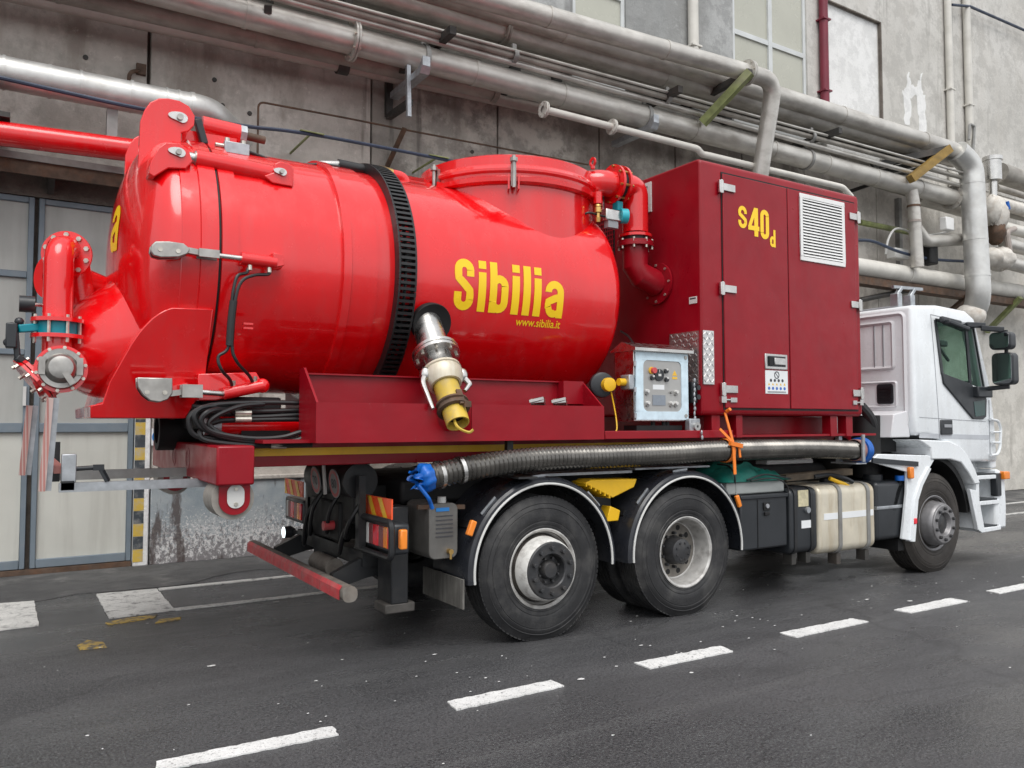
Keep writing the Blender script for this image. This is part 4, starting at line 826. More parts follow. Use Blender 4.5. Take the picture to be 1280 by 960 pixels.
for y in (.11, 2.12):
    rl = MB().prism(rrect(-2.25, -2.07, 1.02, 1.30, .088, 8), 'y', y, y+.018).build('roller_bracket', MAROON, T)
    MB().prism(rrect(-2.25, -2.07, 1.02, 1.30, .088, 8), 'y', y+.27, y+.29).build('bracket_cheek', MAROON, rl)
    MB().cyl((-2.165, y+.02, 1.115), (-2.165, y+.265, 1.115), .125, n=28).build('roller', mat('worn_roller', (.30, .28, .25), .55, var=.25, scale=9, dirt=.5, dcol=(.12, .11, .1)) if 'worn_roller' not in bpy.data.materials else bpy.data.materials['worn_roller'], rl)
    MB().prism(rrect(-2.205, -2.105, 1.06, 1.20, .048, 8), 'y', y-.008, y).build('cover_plate', DULLW, rl)
    for z_ in (1.085, 1.175): MB().cyl((-2.155, y-.008, z_), (-2.155, y-.016, z_), .012, n=8).build('plate_bolt', ZINC, rl)
# floor plates and deck
MB().box(-2.0, 4.15, .10, 2.4, 1.445, 1.465).build('deck_plate', MAROON, T)
MB().box(.58, 1.98, .0, .1, 1.445, 1.508).build('deck_edge', MAROON, T, bevel=.004)
tr = MB().prism([(-1.69, 1.445), (-.90, 1.445), (-.64, 1.445), (.565, 1.445), (.565, 1.70), (-.60, 1.70), (-.60, 1.51), (-.80, 1.51), (-.855, 1.56), (-.87, 1.70), (-1.69, 1.70)], 'y', -.008, .0).build('side_trough', MAROON, T)
MB().prism([(-.008, 1.446), (.34, 1.446), (.34, 1.93), (.25, 1.93), (-.008, 1.70)], 'x', -1.705, -1.69).build('trough_end', MAROON, tr)
MB().prism([(.002, 1.446), (.34, 1.446), (.34, 1.90), (.26, 1.90), (.002, 1.70)], 'x', .55, .562).build('trough_end', MAROON, tr)
MB().box(.36, .555, .24, .345, 1.72, 1.90).build('trough_gusset', MAROON, tr)
MB().box(-1.69, .55, .33, .342, 1.467, 1.90).box(-1.69, .55, .30, .33, 1.89, 1.90).build('trough_back', MAROON, tr)
MB().box(-.88, -.60, .0, .26, 1.50, 1.512).build('trough_step', MAROON, tr)
cpn = MB()
for x in (-.02, .18): cpn.cyl((x, .12, 1.72), (x+.07, .05, 1.73), .035, n=12).bar((x-.05, .08, 1.73), (x+.05, .04, 1.755), .03, .02)
cpn.build('loose_couplings', STEEL, tr)
for x in (1.86, 2.00): pass
# machine box feet
for x0, x1 in ((1.82, 1.92), (2.12, 2.2), (3.42, 3.52), (3.66, 3.76)):
    MB().box(x0, x1, .09, .19, 1.44, 1.64).build('box_foot', MAROON, T, bevel=.004)
MB().box(1.8, 3.8, .35, 2.15, 1.466, 1.63).build('box_base', MAROON, T)
# ---- machine box
bx = MB().prism(rrect(.05, 2.45, 1.635, 3.852, .045, 4), 'x', 1.67, 3.865).build('machine_box', MAROON, T, bevel=.018)
def door(x0, x1, nm):
    return MB().box(x0, x1, .034, .052, 1.70, 3.755).build(nm, MAROON, bx, bevel=.006)
MB().box(1.918, 3.792, .0445, .0515, 1.685, 3.77).build('door_gap', DARK, bx)
door(1.93, 2.768, 'door'); door(2.782, 3.78, 'door')
def hinge(x, z, s=1, w=.17):
    k = MB().box(x-.03*s, x+.02*s, .012, .036, z-.055, z+.055).box(x+.02*s, x+w*s, .018, .034, z-.03, z+.035); k.cyl((x+.0*s, .02, z-.06), (x+.0*s, .02, z+.06), .014, n=10)
    return k.build('hinge', STEEL, bx, bevel=.003)
for z in (3.63, 2.735, 1.86): hinge(1.90, z)
for z in (3.615, 2.735, 1.86): hinge(3.815, z, -1, .13)
MB().box(1.87, 1.93, .02, .05, 1.745, 1.80).box(1.98, 2.06, .02, .034, 1.75, 1.79).cyl((1.93, .03, 1.77), (1.98, .03, 1.77), .01, n=8).build('door_latch', STEEL, bx)
MB().box(3.79, 3.84, .02, .05, 1.745, 1.80).box(3.68, 3.74, .02, .034, 1.75, 1.79).cyl((3.74, .03, 1.77), (3.79, .03, 1.77), .01, n=8).build('door_latch', STEEL, bx)
hd = MB().box(2.43, 2.73, .024, .036, 2.055, 2.195).build('door_handle', STEEL, bx, bevel=.012)
MB().box(2.46, 2.70, .0215, .026, 2.08, 2.175).build('handle_recess', PLAST, bx); MB().box(2.54, 2.69, .008, .022, 2.095, 2.16).build('handle_lever', STEEL, bx, bevel=.006); MB().box(2.47, 2.525, .012, .022, 2.09, 2.165).build('handle_lock', DARK, bx)
ss = MB().box(2.435, 2.735, .030, .0335, 1.835, 2.045).build('safety_sheet', SIGNW, bx)
MB().lathe([(0, .026), (.002, .026), (.002, .034), (0, .034)], (2.585, .0295, 2.005), (0, -1, 0), 20, closed=True).bar((2.565, .029, 2.025), (2.605, .029, 1.985), .001, .007).build('warning_print', PRINT, bx)
for r_, (m, n) in enumerate(((PRINT, 4), (PYEL, 5), (PBLU, 5))):
    k = MB()
    for i in range(n):
        x = 2.585+(i-(n-1)/2)*.052; z = 1.955-r_*.036; q = 3 if r_ == 1 else 10
        k.add([(x+.016*cos(2*pi*j/q+pi/2), .0294, z+.015*sin(2*pi*j/q+pi/2)) for j in range(q)], [tuple(range(q))])
    k.build('pictogram_row', m, bx)
k = MB()
for i in range(2): k.box(2.46, 2.71, .0292, .0296, 1.852-i*.008, 1.856-i*.008)
k.build('print_line', PRINT, bx)
# side vent
vf = MB().box(2.94, 3.605, .022, .036, 3.695, 3.735).box(2.94, 3.605, .022, .036, 3.095, 3.135).box(2.94, 2.98, .022, .036, 3.135, 3.695).box(3.565, 3.605, .022, .036, 3.135, 3.695).build('vent_frame', VENTW, bx, bevel=.004)
MB().box(2.975, 3.57, .0325, .0335, 3.13, 3.70).build('vent_void', DARK, bx)
nsl = 20
for i in range(nsl):
    z = 3.15+(3.685-3.15)*i/(nsl-1); MB().add([(2.98, .032, z+.012), (3.565, .032, z+.012), (3.565, .020, z-.008), (2.98, .020, z-.008), (2.98, .022, z-.0095), (3.565, .022, z-.0095)], [(0, 1, 2, 3), (3, 2, 5, 4)]).build('vent_slat', VENTW, bx)
# letters s 40 d
def letter_parts(fn, parts, name, m, parent):
    k = MB()
    for i, (pts, wd) in enumerate(parts):
        vs, fs = ribbon(subdiv(pts, .02), wd); k.add([(lambda q: (q[0], q[1]-.0003*i, q[2]))(fn(a, b)) for a, b in vs], fs)
    return k.build(name, m, parent)
def S_path(w, h, t, off=(0, 0)):
    x0, x1 = t/2, w-t/2; r = (x1-x0)/2; cx = (x0+x1)/2; ox, oz = off
    p = [(x1, h*.66)]+[(x1, h-t/2-r)]+arc2(cx, h-t/2-r, r, 0, pi, 10)+[(x0, h*.70)]
    p += [(x0+.02*w, h*.62), (cx, h*.51), (x1-.02*w, h*.39)]
    p += [(x1, h*.31), (x1, t/2+r)]+arc2(cx, t/2+r, r, 0, -pi, 10)+[(x0, h*.35)]
    return [(a+ox, b+oz) for a, b in p]
def face(a, b): return (a, .0312, b)
letter_parts(face, [(S_path(.11, .20, .036, (2.115, 3.30)), .036)], 'letter_s', LETTER, bx)
k4 = [([(2.345, 3.245), (2.345, 3.505)], .05), ([(2.335, 3.495), (2.262, 3.335)], .038), ([(2.24, 3.318), (2.385, 3.318)], .042)]
letter_parts(face, k4, 'digit_4', LETTER, bx)
def ring_path(x0, x1, z0, z1, t):
    r = (x1-x0-t)/2; cx = (x0+x1)/2; return [(x1-t/2, (z0+z1)/2), (x1-t/2, z1-t/2-r)]+arc2(cx, z1-t/2-r, r, 0, pi, 8)+[(x0+t/2, z0+t/2+r)]+arc2(cx, z0+t/2+r, r, pi, 2*pi, 8)+[(x1-t/2, (z0+z1)/2)]
letter_parts(face, [(ring_path(2.40, 2.515, 3.235, 3.505, .044), .044)], 'digit_0', LETTER, bx)
letter_parts(face, [(ring_path(2.525, 2.60, 3.175, 3.275, .028), .028), ([(2.586, 3.175), (2.586, 3.335)], .028)], 'letter_d', LETTER, bx)
# rear face fittings of the box
MB().box(1.655, 1.668, .085, .43, 1.90, 2.36).build('checker_patch', PLATE, bx)
ck = MB()
for i in range(9):
    for j in range(10):
        y = .105+i*.037; z = 1.93+j*.045; s = 1 if (i+j) % 2 else -1
        ck.bar((1.654, y-.011, z-s*.013), (1.654, y+.011, z+s*.013), .004, .006, (1, 0, 0))
tag(ck.build('checker_ribs', PLATE, bx), kind='stuff')
ck2 = MB().box(1.672, 1.80, .036, .0475, 1.90, 2.36).build('checker_patch', PLATE, bx)
ck = MB()
for i in range(4):
    for j in range(10):
        x = 1.69+i*.031; z = 1.93+j*.045; s = 1 if (i+j) % 2 else -1
        ck.bar((x-.010, .035, z-s*.012), (x+.010, .035, z+s*.012), .004, .006, (0, 1, 0))
tag(ck.build('checker_ribs', PLATE, bx), kind='stuff')
MB().box(1.664, 1.67, .10, .19, 2.60, 2.66).build('maker_plate', DULLW, bx); MB().box(1.6628, 1.664, .11, .18, 2.638, 2.65).build('plate_print', PRINT, bx)
gl = MB().box(1.66, 1.67, 1.20, 1.52, 3.0, 3.62).build('mesh_grille', DARK, bx)
k = MB()
for i in range(14): k.bar((1.656, 1.21, 3.02+i*.044), (1.656, 1.51, 3.02+i*.044), .006, .012)
for i in range(9): k.bar((1.652, 1.22+i*.035, 3.0), (1.652, 1.22+i*.035, 3.62), .006, .006)
tag(k.build('grille_mesh', MAROON, bx), kind='stuff')
wv = MB().box(1.655, 1.668, .66, 1.10, 3.52, 3.80).build('rear_vent', DULLW, bx)
for i in range(5): MB().box(1.648, 1.656, .70, 1.06, 3.55+i*.05, 3.567+i*.05).build('vent_slat', BRACKG, bx)
MB().box(1.66, 1.668, .74, .95, 3.13, 3.19).build('white_label', SIGNW, bx)

# ---- tank
R, YC, ZC = .885, 1.25, 2.675
XA = (1, 0, 0)
prof = [(-2.208, .80), (-2.208, R), (.98, R)]+[(.98+.30*sin(a), R*cos(a)) for a in [pi/2*i/14 for i in range(1, 14)]]+[(1.28, 1e-4)]
tk = MB().lathe(prof, (0, YC, ZC), XA, 96).build('tank', RED, T, ang=40)
def band(x0, x1, h, nm='band', m=RED): return MB().lathe([(x0, R-.002), (x0+.004, R+h), (x1-.004, R+h), (x1, R-.002)], (0, YC, ZC), XA, 96).build(nm, m, tk, ang=30)
band(-1.41, -1.345, .032, 'stiffener_ring'); band(-1.345, -1.15, .014, 'weld_band'); MB().lathe([(-2.08, R-.002), (-2.08, R+.012), (-1.42, R+.012), (-1.42, R-.002)], (0, YC, ZC), XA, 40, radians(-55)+pi, radians(-55)+pi+radians(50)).build('doubler_plate', RED, tk, ang=30); band(-2.2085, -2.10, .018, 'flange_ring')
MB().lathe([(-2.2235, R-.05), (-2.2235, R+.008), (-2.2095, R+.008), (-2.2095, R-.05)], (0, YC, ZC), XA, 96).build('seal_gap', DARK, tk)
def on_tank(x, th, h=.0): return (x, YC-(R+h)*cos(th), ZC+(R+h)*sin(th))   # th=0: side facing the road
def side_map(h=.0025):
    return lambda a, b: (a, YC-sqrt((R+h)**2-(b-ZC)**2), b)
# saddle / support under the tank
for x in (-1.3, -.2, .75): MB().prism([(.60, 1.467), (1.9, 1.467), (1.95, 1.9), (1.25, 1.78), (.55, 1.9)], 'x', x-.03, x+.03).build('tank_cradle', MAROON, T)
# brand lettering, painted on the tank
f = side_map(); h = .385
def L(parts, nm): return letter_parts(f, parts, nm, LETTER, tk)
zb, zt = 2.415, 2.80; H = zt-zb; t = .062
L([(S_path(.165, H, t, (-.54, zb)), t)], 'letter_s')
def stem(x, w, z0, z1): return ([(x+w/2, z0), (x+w/2, z1)], w)
L([stem(-.335, .066, zb, zb+H*.77), stem(-.335, .066, zb+H*.84, zt)], 'letter_i')
def bowl(x0, x1, z0, z1, t): return (ring_path(x0, x1, z0, z1, t), t)
L([stem(-.235, .064, zb, zt), bowl(-.235, -.07, zb, zb+H*.75, .062)], 'letter_b')
L([stem(-.035, .068, zb, zb+H*.77), stem(-.035, .068, zb+H*.84, zt)], 'letter_i')
L([stem(.068, .068, zb, zt)], 'letter_l')
L([stem(.17, .068, zb, zb+H*.77), stem(.17, .068, zb+H*.84, zt)], 'letter_i')
def a_parts(x0, w, z0, h, t):
    r = (w-t)/2; cx = x0+w/2
    return [([(x0+t/2, z0+h*.68), (x0+t/2, z0+h-t/2-r)]+arc2(cx, z0+h-t/2-r, r, pi, 0, 10)+[(x0+w-t/2, z0)], t),
            ([(x0+w-t/2, z0+h*.56), (x0+w*.55, z0+h*.52), (x0+t/2, z0+h*.42), (x0+t/2, z0+t/2+r*.8)]+arc2(cx-.004, z0+t/2+r*.8, r*.8, pi, 1.75*pi, 8)+[(x0+w-t, z0+h*.2)], t*.95)]
L(a_parts(.275, .18, zb, H*.76, .062), 'letter_a')
vs, fs = text2d('www.sibilia.it', 1, .012)
a0, a1, b0, b1 = min(v[0] for v in vs), max(v[0] for v in vs), min(v[1] for v in vs), max(v[1] for v in vs)
MB().add([f(.03+.425*(u-a0)/(a1-a0), 2.335+.062*(v-b0)/(b1-b0)) for u, v in vs], fs).build('web_address', LETTER, tk)
# cable chain round the tank
ch = MB().tube([on_tank(-.95, radians(-62)+radians(166)*i/60, .03) for i in range(61)], .012, 6).build('cable_chain', BHOSE, tk)
nl = 64
lk = MB().box(-.065, .065, -.012, .012, -.016, .016)
base = None
for i in range(nl):
    th = radians(-62)+radians(166)*i/(nl-1)
    k = MB(); rad = Vector((0, -cos(th), sin(th))); tan = Vector((0, sin(th), cos(th))); c = Vector(on_tank(-.95, th, 0))
    def pt(x, r_, s): return c+Vector((x, 0, 0))+rad*r_+tan*s
    if base is None:
        for x0, x1, r0, r1, s0, s1 in ((-.07, -.056, .002, .075, -.021, .021), (.056, .07, .002, .075, -.021, .021), (-.056, .056, .062, .078, -.010, .010), (-.008, .008, .002, .064, -.006, .006), (-.056, .056, .002, .012, -.010, .010)):
            k.add([(x, r_, s) for s in (s0, s1) for r_ in (r0, r1) for x in (x0, x1)], [(0, 2, 3, 1), (4, 5, 7, 6), (0, 1, 5, 4), (2, 6, 7, 3), (0, 4, 6, 2), (1, 3, 7, 5)])
        base = k.build('chain_link', BHOSE, tk, at=(0, 0, 0)); o = base
    else:
        o = base.copy(); col.objects.link(o); o.parent = tk
    m = Matrix((Vector((1, 0, 0)), rad, tan)).transposed().to_4x4(); m.translation = c-origin(tk); o.matrix_local = m
# manhole dome
cx, cy = .46, 1.25; RR = .80
dm = MB().lathe([(3.0, RR-.02), (3.52, RR-.02)], (cx, cy, 0), (0, 0, 1), 72).build('dome_neck', RED, T)
MB().lathe([(3.50, RR-.03), (3.50, RR+.0), (3.515, RR+.03), (3.55, RR+.035), (3.565, RR+.01), (3.585, RR+.01), (3.60, RR+.034), (3.62, RR+.034), (3.66, RR+.0), (3.735, RR-.005), (3.75, RR-.03), (3.765, RR-.2), (3.77, 1e-4)], (cx, cy, 0), (0, 0, 1), 72).build('dome_lid', RED, T, ang=25)
for a in (radians(-118), radians(-166), radians(-36)):
    d = Vector((cos(a), sin(a), 0)); p = Vector((cx, cy, 0))+d*(RR+.03)
    k = MB().bar(p+Vector((0, 0, 3.47)), p+Vector((0, 0, 3.68)), .04, .03, (d.x, d.y, 0)); k.cyl(p+d*.035+Vector((0, 0, 3.45)), p+d*.035+Vector((0, 0, 3.71)), .015, n=10)
    k.cyl(p+d*.035+Vector((0, 0, 3.66)), p+d*.035+Vector((0, 0, 3.69)), .032, n=8).build('lid_clamp', CAST, T)
    sd = Vector((-d.y, d.x, 0))
    for s in (-1, 1): MB().bar(p+sd*(.04*s)+Vector((0, 0, 3.44)), p+sd*(.04*s)+Vector((0, 0, 3.56)), .07, .014, tuple(sd)).build('clamp_lug', RED, T)
# suction pipe from the lid to the box
yp = .62
sp_ = MB().tube(fillet([(.85, .9, 3.66), (1.0, yp+.02, 3.68), (1.17, yp, 3.685)], .15), .115, 24).build('outlet_pipe', RED, T)
for dx in (0, .075): MB().lathe([(-.012, .08), (-.012, .175), (.012, .175), (.012, .08)], (1.175+dx, yp, 3.685), XA, 32).build('pipe_flange', RED, sp_)
MB().lathe([(.012, .10), (.012, .15), (.063, .15), (.063, .10)], (1.175, yp, 3.685), XA, 32).build('valve_body', BHOSE, sp_)
bk = MB()
for i in range(8):
    a = 2*pi*(i+.3)/8; bk.cyl((1.14, yp+.155*cos(a), 3.685+.155*sin(a)), (1.285, yp+.155*cos(a), 3.685+.155*sin(a)), .012, n=6)
tag(bk.build('flange_bolts', BRASS, sp_), kind='stuff')
MB().tube(fillet([(1.25, yp, 3.685), (1.43, yp, 3.685), (1.43, yp, 3.28)], .17, 10), .118, 24).build('elbow_pipe', RED, T)
MB().lathe([(3.235, .09), (3.235, .15), (3.26, .15), (3.26, .09)], (1.43, yp, 0), (0, 0, 1), 32).build('pipe_flange', RED, T)
MB().lathe([(3.20, .12), (3.235, .12)], (1.43, yp, 0), (0, 0, 1), 28).build('rubber_joint', BHOSE, T)
lp = MB().lathe([(3.15, .09), (3.15, .165), (3.175, .165), (3.18, .16), (3.20, .16), (3.20, .09)], (1.43, yp, 0), (0, 0, 1), 32).build('pipe_flange', MAROON, T)
MB().tube([(1.43, yp, 3.16), (1.43, yp, 2.97), (1.47, yp-.02, 2.90), (1.66, yp-.04, 2.83)], .115, 24).build('inlet_pipe', MAROON, T, ang=20)
MB().lathe([(0, .08), (0, .19), (.022, .19), (.022, .08)], (1.64, yp-.04, 2.835), XA, 32).build('pipe_flange', MAROON, T)
bk = MB()
for i in range(8):
    a = 2*pi*i/8; bk.cyl((1.63, yp-.04+.165*cos(a), 2.835+.165*sin(a)), (1.64, yp-.04+.165*cos(a), 2.835+.165*sin(a)), .012, n=6)
    bk.cyl((1.43+.148*cos(a), yp+.148*sin(a), 3.125), (1.43+.148*cos(a), yp+.148*sin(a), 3.215), .013, n=6)
tag(bk.build('flange_bolts', ZINC, T), kind='stuff')
MB().lathe([(0, .024), (0, .042), (.014, .042), (.014, .024)], (.93, yp-.02, 3.84), XA, 20, closed=True).build('lifting_eye', RED, T); MB().cyl((.937, yp-.02, 3.78), (.937, yp-.02, 3.81), .02).build('eye_base', RED, T)
MB().cyl((.95, .55, 3.56), (.95, .55, 3.46), .04).build('valve_cap', RED, T)
MB().lathe([(3.30, .022), (3.34, .028), (3.345, .02), (3.38, .02), (3.385, .035), (3.43, .035), (3.435, .045), (3.46, .03)], (.95, .55, 0), (0, 0, 1), 14).build('relief_valve', BRASS, T)
ac = MB().box(1.02, 1.20, .52, .60, 3.33, 3.43).build('actuator', STEEL, T, bevel=.01); MB().cyl((1.20, .55, 3.39), (1.26, .53, 3.39), .065).build('actuator_cap', mat('turquoise_cap', (.03, .42, .50), .35), ac)
MB().box(1.05, 1.16, .53, .59, 3.27, 3.33).build('solenoid', GREYP, ac); MB().box(1.17, 1.23, .55, .62, 3.44, 3.52).build('actuator_mount', TEAL, ac); MB().tube(smooth_path([(1.03, .55, 3.36), (.85, .55, 3.37), (.80, .6, 3.33)]), .010, 6).build('actuator_lead', BHOSE, ac)

# ---------------------------------------------------------------- rear hatch of the tank
hp = [(-2.225, .80), (-2.225, R+.022), (-2.33, R+.022), (-2.335, R+.006), (-2.44, R+.006), (-2.445, R)]
hp += [(-2.445-.33*sin(a), R*cos(a)) for a in [pi/2*i/14 for i in range(1, 14)]]+[(-2.775, 1e-4)]
ht = MB().lathe(hp, (0, YC, ZC), XA, 96).build('rear_hatch', RED, T, ang=28)
# conical outlet of the hatch (folded sheet)
def loft(rings, name, m, parent, ang=22):
    n = len(rings[0]); k = MB(); vs = [q for r_ in rings for q in r_]
    k.add(vs, [(i*n+j, i*n+(j+1) % n, (i+1)*n+(j+1) % n, (i+1)*n+j) for i in range(len(rings)-1) for j in range(n)]+[tuple(range(n)), tuple((len(rings)-1)*n+j for j in range(n))])
    return k.build(name, m, parent, ang=ang)
def ring3(c, r, nrm, n=48):
    u, v, d = frame_of(nrm); c = Vector(c); return [c+u*(r*cos(2*pi*j/n))+v*(r*sin(2*pi*j/n)) for j in range(n)]
loft([ring3((-2.40, 1.22, 2.19), .60, (-1, -.05, -.10)), ring3((-2.94, 1.12, 2.06), .30, (-1, -.05, -.10)), ring3((-3.06, 1.08, 2.0), .17, (-1, -.1, -.15))], 'outlet_cone', RED, T)
near = [(-2.242, 0.4, 2.292), (-2.487, 0.4, 2.283), (-2.528, 0.4, 2.263), (-2.563, 0.403, 2.239), (-2.598, 0.41, 2.208), (-2.632, 0.42, 2.167), (-2.665, 0.43, 2.122), (-2.705, 0.455, 2.049), (-2.81, 0.53, 1.816), (-2.842, 0.58, 1.691), (-2.906, 0.585, 1.676), (-2.902, 0.615, 1.599), (-2.358, 0.615, 1.6), (-2.299, 0.575, 1.718), (-2.26, 0.535, 1.831)]
far = [(x, 2.5-y, z) for x, y, z in near]; n = len(near)
sk = MB().add(near+far, [tuple(range(n)), tuple(range(2*n-1, n-1, -1))]+[(i, i+n, (i+1) % n+n, (i+1) % n) for i in range(n)]).build('hopper_box', RED, T, bevel=.008)
# letter on the hatch, seen edge on
def hmap(a, b):
    s = (sqrt(max(0, 1-((YC-a)**2+(b-ZC)**2)/R**2))); return (-2.445-.33*s-.004, a, b)
letter_parts(lambda u, v: hmap(1.10-u, v), a_parts(0, .20, 2.70, .32, .068), 'letter_a', LETTER, ht)
# hinge plates
hx = [(-2.648, 0.85, 3.184), (-2.641, 0.85, 3.33), (-2.636, 0.85, 3.561), (-2.613, 0.85, 3.636), (-2.58, 0.85, 3.697), (-2.527, 0.85, 3.736), (-2.467, 0.85, 3.749), (-2.396, 0.85, 3.747), (-2.335, 0.85, 3.722), (-2.297, 0.85, 3.663), (-2.301, 0.85, 3.595), (-2.337, 0.85, 3.549), (-2.382, 0.85, 3.53), (-2.379, 0.85, 3.376), (-2.431, 0.85, 3.149)]
for y in (.83, 1.62):
    MB().prism([(q[0], q[2]) for q in hx], 'y', y, y+.045).build('hinge_plate', RED, T, bevel=.006)
def teardrop(c, y, s, ang_, parent, m=STEEL):
    pts = [(c[0]+s*cos(a), c[2]+s*.8*sin(a)) for a in [pi*.35*-1+pi*1.7*.0+2*pi*i/14-pi/2*0 for i in range(14)]]
    pts = [(c[0]+s*1.0*cos(2*pi*i/16)*(1.5 if cos(2*pi*i/16) < 0 else 1), c[2]+s*.75*sin(2*pi*i/16)*(1 if cos(2*pi*i/16) > -.2 else .8)-(-.15*s if cos(2*pi*i/16) < 0 else 0)) for i in range(16)]
    o = MB().prism(pts, 'y', y-.012, y).build('pin_plate', m, parent); MB().cyl((c[0], y-.012, c[2]), (c[0], y-.03, c[2]), s*.42, n=12).build('hinge_pin', CAST, o)
teardrop((-2.394, 0.82, 3.628), .828, .050, 0, T)
lb = [(-2.619, 0.52, 3.123), (-2.611, 0.52, 3.2), (-2.571, 0.52, 3.294), (-2.525, 0.52, 3.339), (-2.445, 0.52, 3.348), (-2.386, 0.52, 3.307), (-2.366, 0.52, 3.243), (-2.404, 0.52, 3.19), (-2.508, 0.52, 3.177), (-2.591, 0.52, 3.107)]
MB().prism([(q[0], q[2]) for q in lb], 'y', .50, .83).build('hinge_lug', RED, T, bevel=.006); teardrop((-2.452, 0.5, 3.284), .498, .042, 0, T)
a, b = Vector((-2.365, 0.58, 3.291)), Vector((-1.773, 0.58, 3.262))
tc = MB().cyl(a+(b-a)*.05, b, .062, n=20).build('hatch_cylinder', RED, T); MB().cyl(a-(b-a)*.05, a+(b-a)*.06, .035).build('cylinder_rod', STEEL, tc); MB().cyl(a+(b-a)*.035, a+(b-a)*.06, .05).build('rod_collar', CAST, tc)
lb = [(-1.84, 0.52, 3.323), (-1.802, 0.52, 3.346), (-1.736, 0.52, 3.341), (-1.708, 0.52, 3.307), (-1.712, 0.52, 3.184), (-1.854, 0.52, 3.189), (-1.908, 0.52, 3.229), (-1.844, 0.52, 3.262)]
MB().prism([(q[0], q[2]) for q in lb], 'y', .51, .78).build('cylinder_lug', RED, T, bevel=.006); teardrop((-1.796, 0.5, 3.27), .508, .036, 0, T)
a, b = Vector((-2.184, 1.2, 3.735)), Vector((-1.917, 1.2, 3.721))
c2 = MB().cyl(a, b, .072, n=20).build('lift_cylinder', RED, T); d = (b-a).normalized(); MB().cyl(b, b+d*.045, .075, n=8).build('hex_gland', GALV, c2); MB().cyl(b+d*.045, b+d*.19, .03).build('cylinder_rod', RUST, c2)
q = (-2.23, 0.95, 3.595); MB().bar((q[0]-.03, q[1], q[2]+.09), (q[0]+.02, q[1], q[2]-.08), .05, .05).build('limit_switch', PLAST, T, bevel=.008)
MB().box(q[0]-.12, q[0]-.10+.35, 1.0, 1.06, q[2]-.25, q[2]+.02).build('cylinder_web', RED, T)
q = (-2.018, 0.85, 3.486); vb = MB().box(q[0]-.085, q[0]+.085, q[1]-.04, q[1]+.05, q[2]-.045, q[2]+.04).build('valve_block', GALV, T, bevel=.006)
k = MB()
for dx in (-.06, .05): k.cyl((q[0]+dx, q[1], q[2]+.04), (q[0]+dx, q[1], q[2]+.07), .018, n=8).cyl((q[0]+dx+.02, q[1], q[2]-.045), (q[0]+dx+.02, q[1], q[2]-.085), .018, n=8)
k.cyl((q[0]-.085, q[1], q[2]+.01), (q[0]-.14, q[1], q[2]+.01), .016, n=8).build('valve_fitting', ZINC, vb)
for dz, nm in ((.0, 1), (-.03, 2)):
    MB().tube(smooth_path([(q[0]+.08, q[1], q[2]+dz), (q[0]+.22, q[1], q[2]-.03+dz), (q[0]+.40, q[1]+.05, q[2]-.06+dz*2), (q[0]+.62, q[1]+.1, q[2]-.05)]), .012, 6).build('hydraulic_hose', BHOSE, T)
MB().tube(smooth_path([(-2.31, 0.75, 3.354), (-2.204, 0.8, 3.437), (-2.116, 0.82, 3.431)]), .009, 6).build('hydraulic_hose', BHOSE, T)
# ridge plate along the tank top and service line
rg = [(.62, 3.22), (.80, 3.42), (1.25, 3.60), (1.7, 3.42), (1.88, 3.22)]
MB().prism([(.60, 3.21), (.66, 3.34), (.86, 3.475), (1.25, 3.60), (1.64, 3.475), (1.9, 3.2), (1.25, 3.3)], 'x', -2.08, -1.38).build('ridge_plate', RED, T, bevel=.01)
MB().prism([(.95, 3.5), (1.1, 3.60), (1.5, 3.60), (1.6, 3.5)], 'x', -1.3, -.42).build('ridge_plate', RED, T, bevel=.01)
a = [(-1.645, 0.95, 3.475), (-1.472, 0.95, 3.499), (-1.349, 0.95, 3.52), (-1.229, 0.95, 3.522)]; MB().tube(smooth_path(a), .013, 6).build('hydraulic_hose', BHOSE, T)
a = [(-1.519, 0.8, 3.39), (-1.352, 0.85, 3.443), (-1.164, 0.85, 3.444), (-0.97, 0.85, 3.432), (-0.769, 0.85, 3.376)]; MB().tube(smooth_path(a), .014, 6).build('hydraulic_hose', BHOSE, T)
a = [(-1.58, 0.85, 3.417), (-1.413, 0.85, 3.445), (-1.29, 0.85, 3.442), (-1.087, 0.85, 3.426)]; MB().tube(smooth_path(a), .012, 6).build('hydraulic_hose', BHOSE, T)
sv = MB().tube([(-1.224, 1.0, 3.555), (-1.003, 1.0, 3.548)], .045, 14).build('service_hose', BHOSE, T)
MB().tube([(-1.376, 1.0, 3.529), (-1.212, 1.0, 3.557)], .033, 12).build('hose_coupling', STEEL, sv); MB().tube([(-1.009, 1.0, 3.554), (-0.882, 1.0, 3.549)], .034, 12).build('hose_coupling', STEEL, sv)
MB().tube([(-0.889, 1.0, 3.555), (-0.78, 1.0, 3.547)], .053, 12).build('brass_coupling', BRASS, sv); MB().tube(fillet([(-0.793, 1.0, 3.551), (-0.661, 1.0, 3.547), (-0.639, 1.0, 3.393)], .14), .045, 14).build('service_elbow', RED, sv)

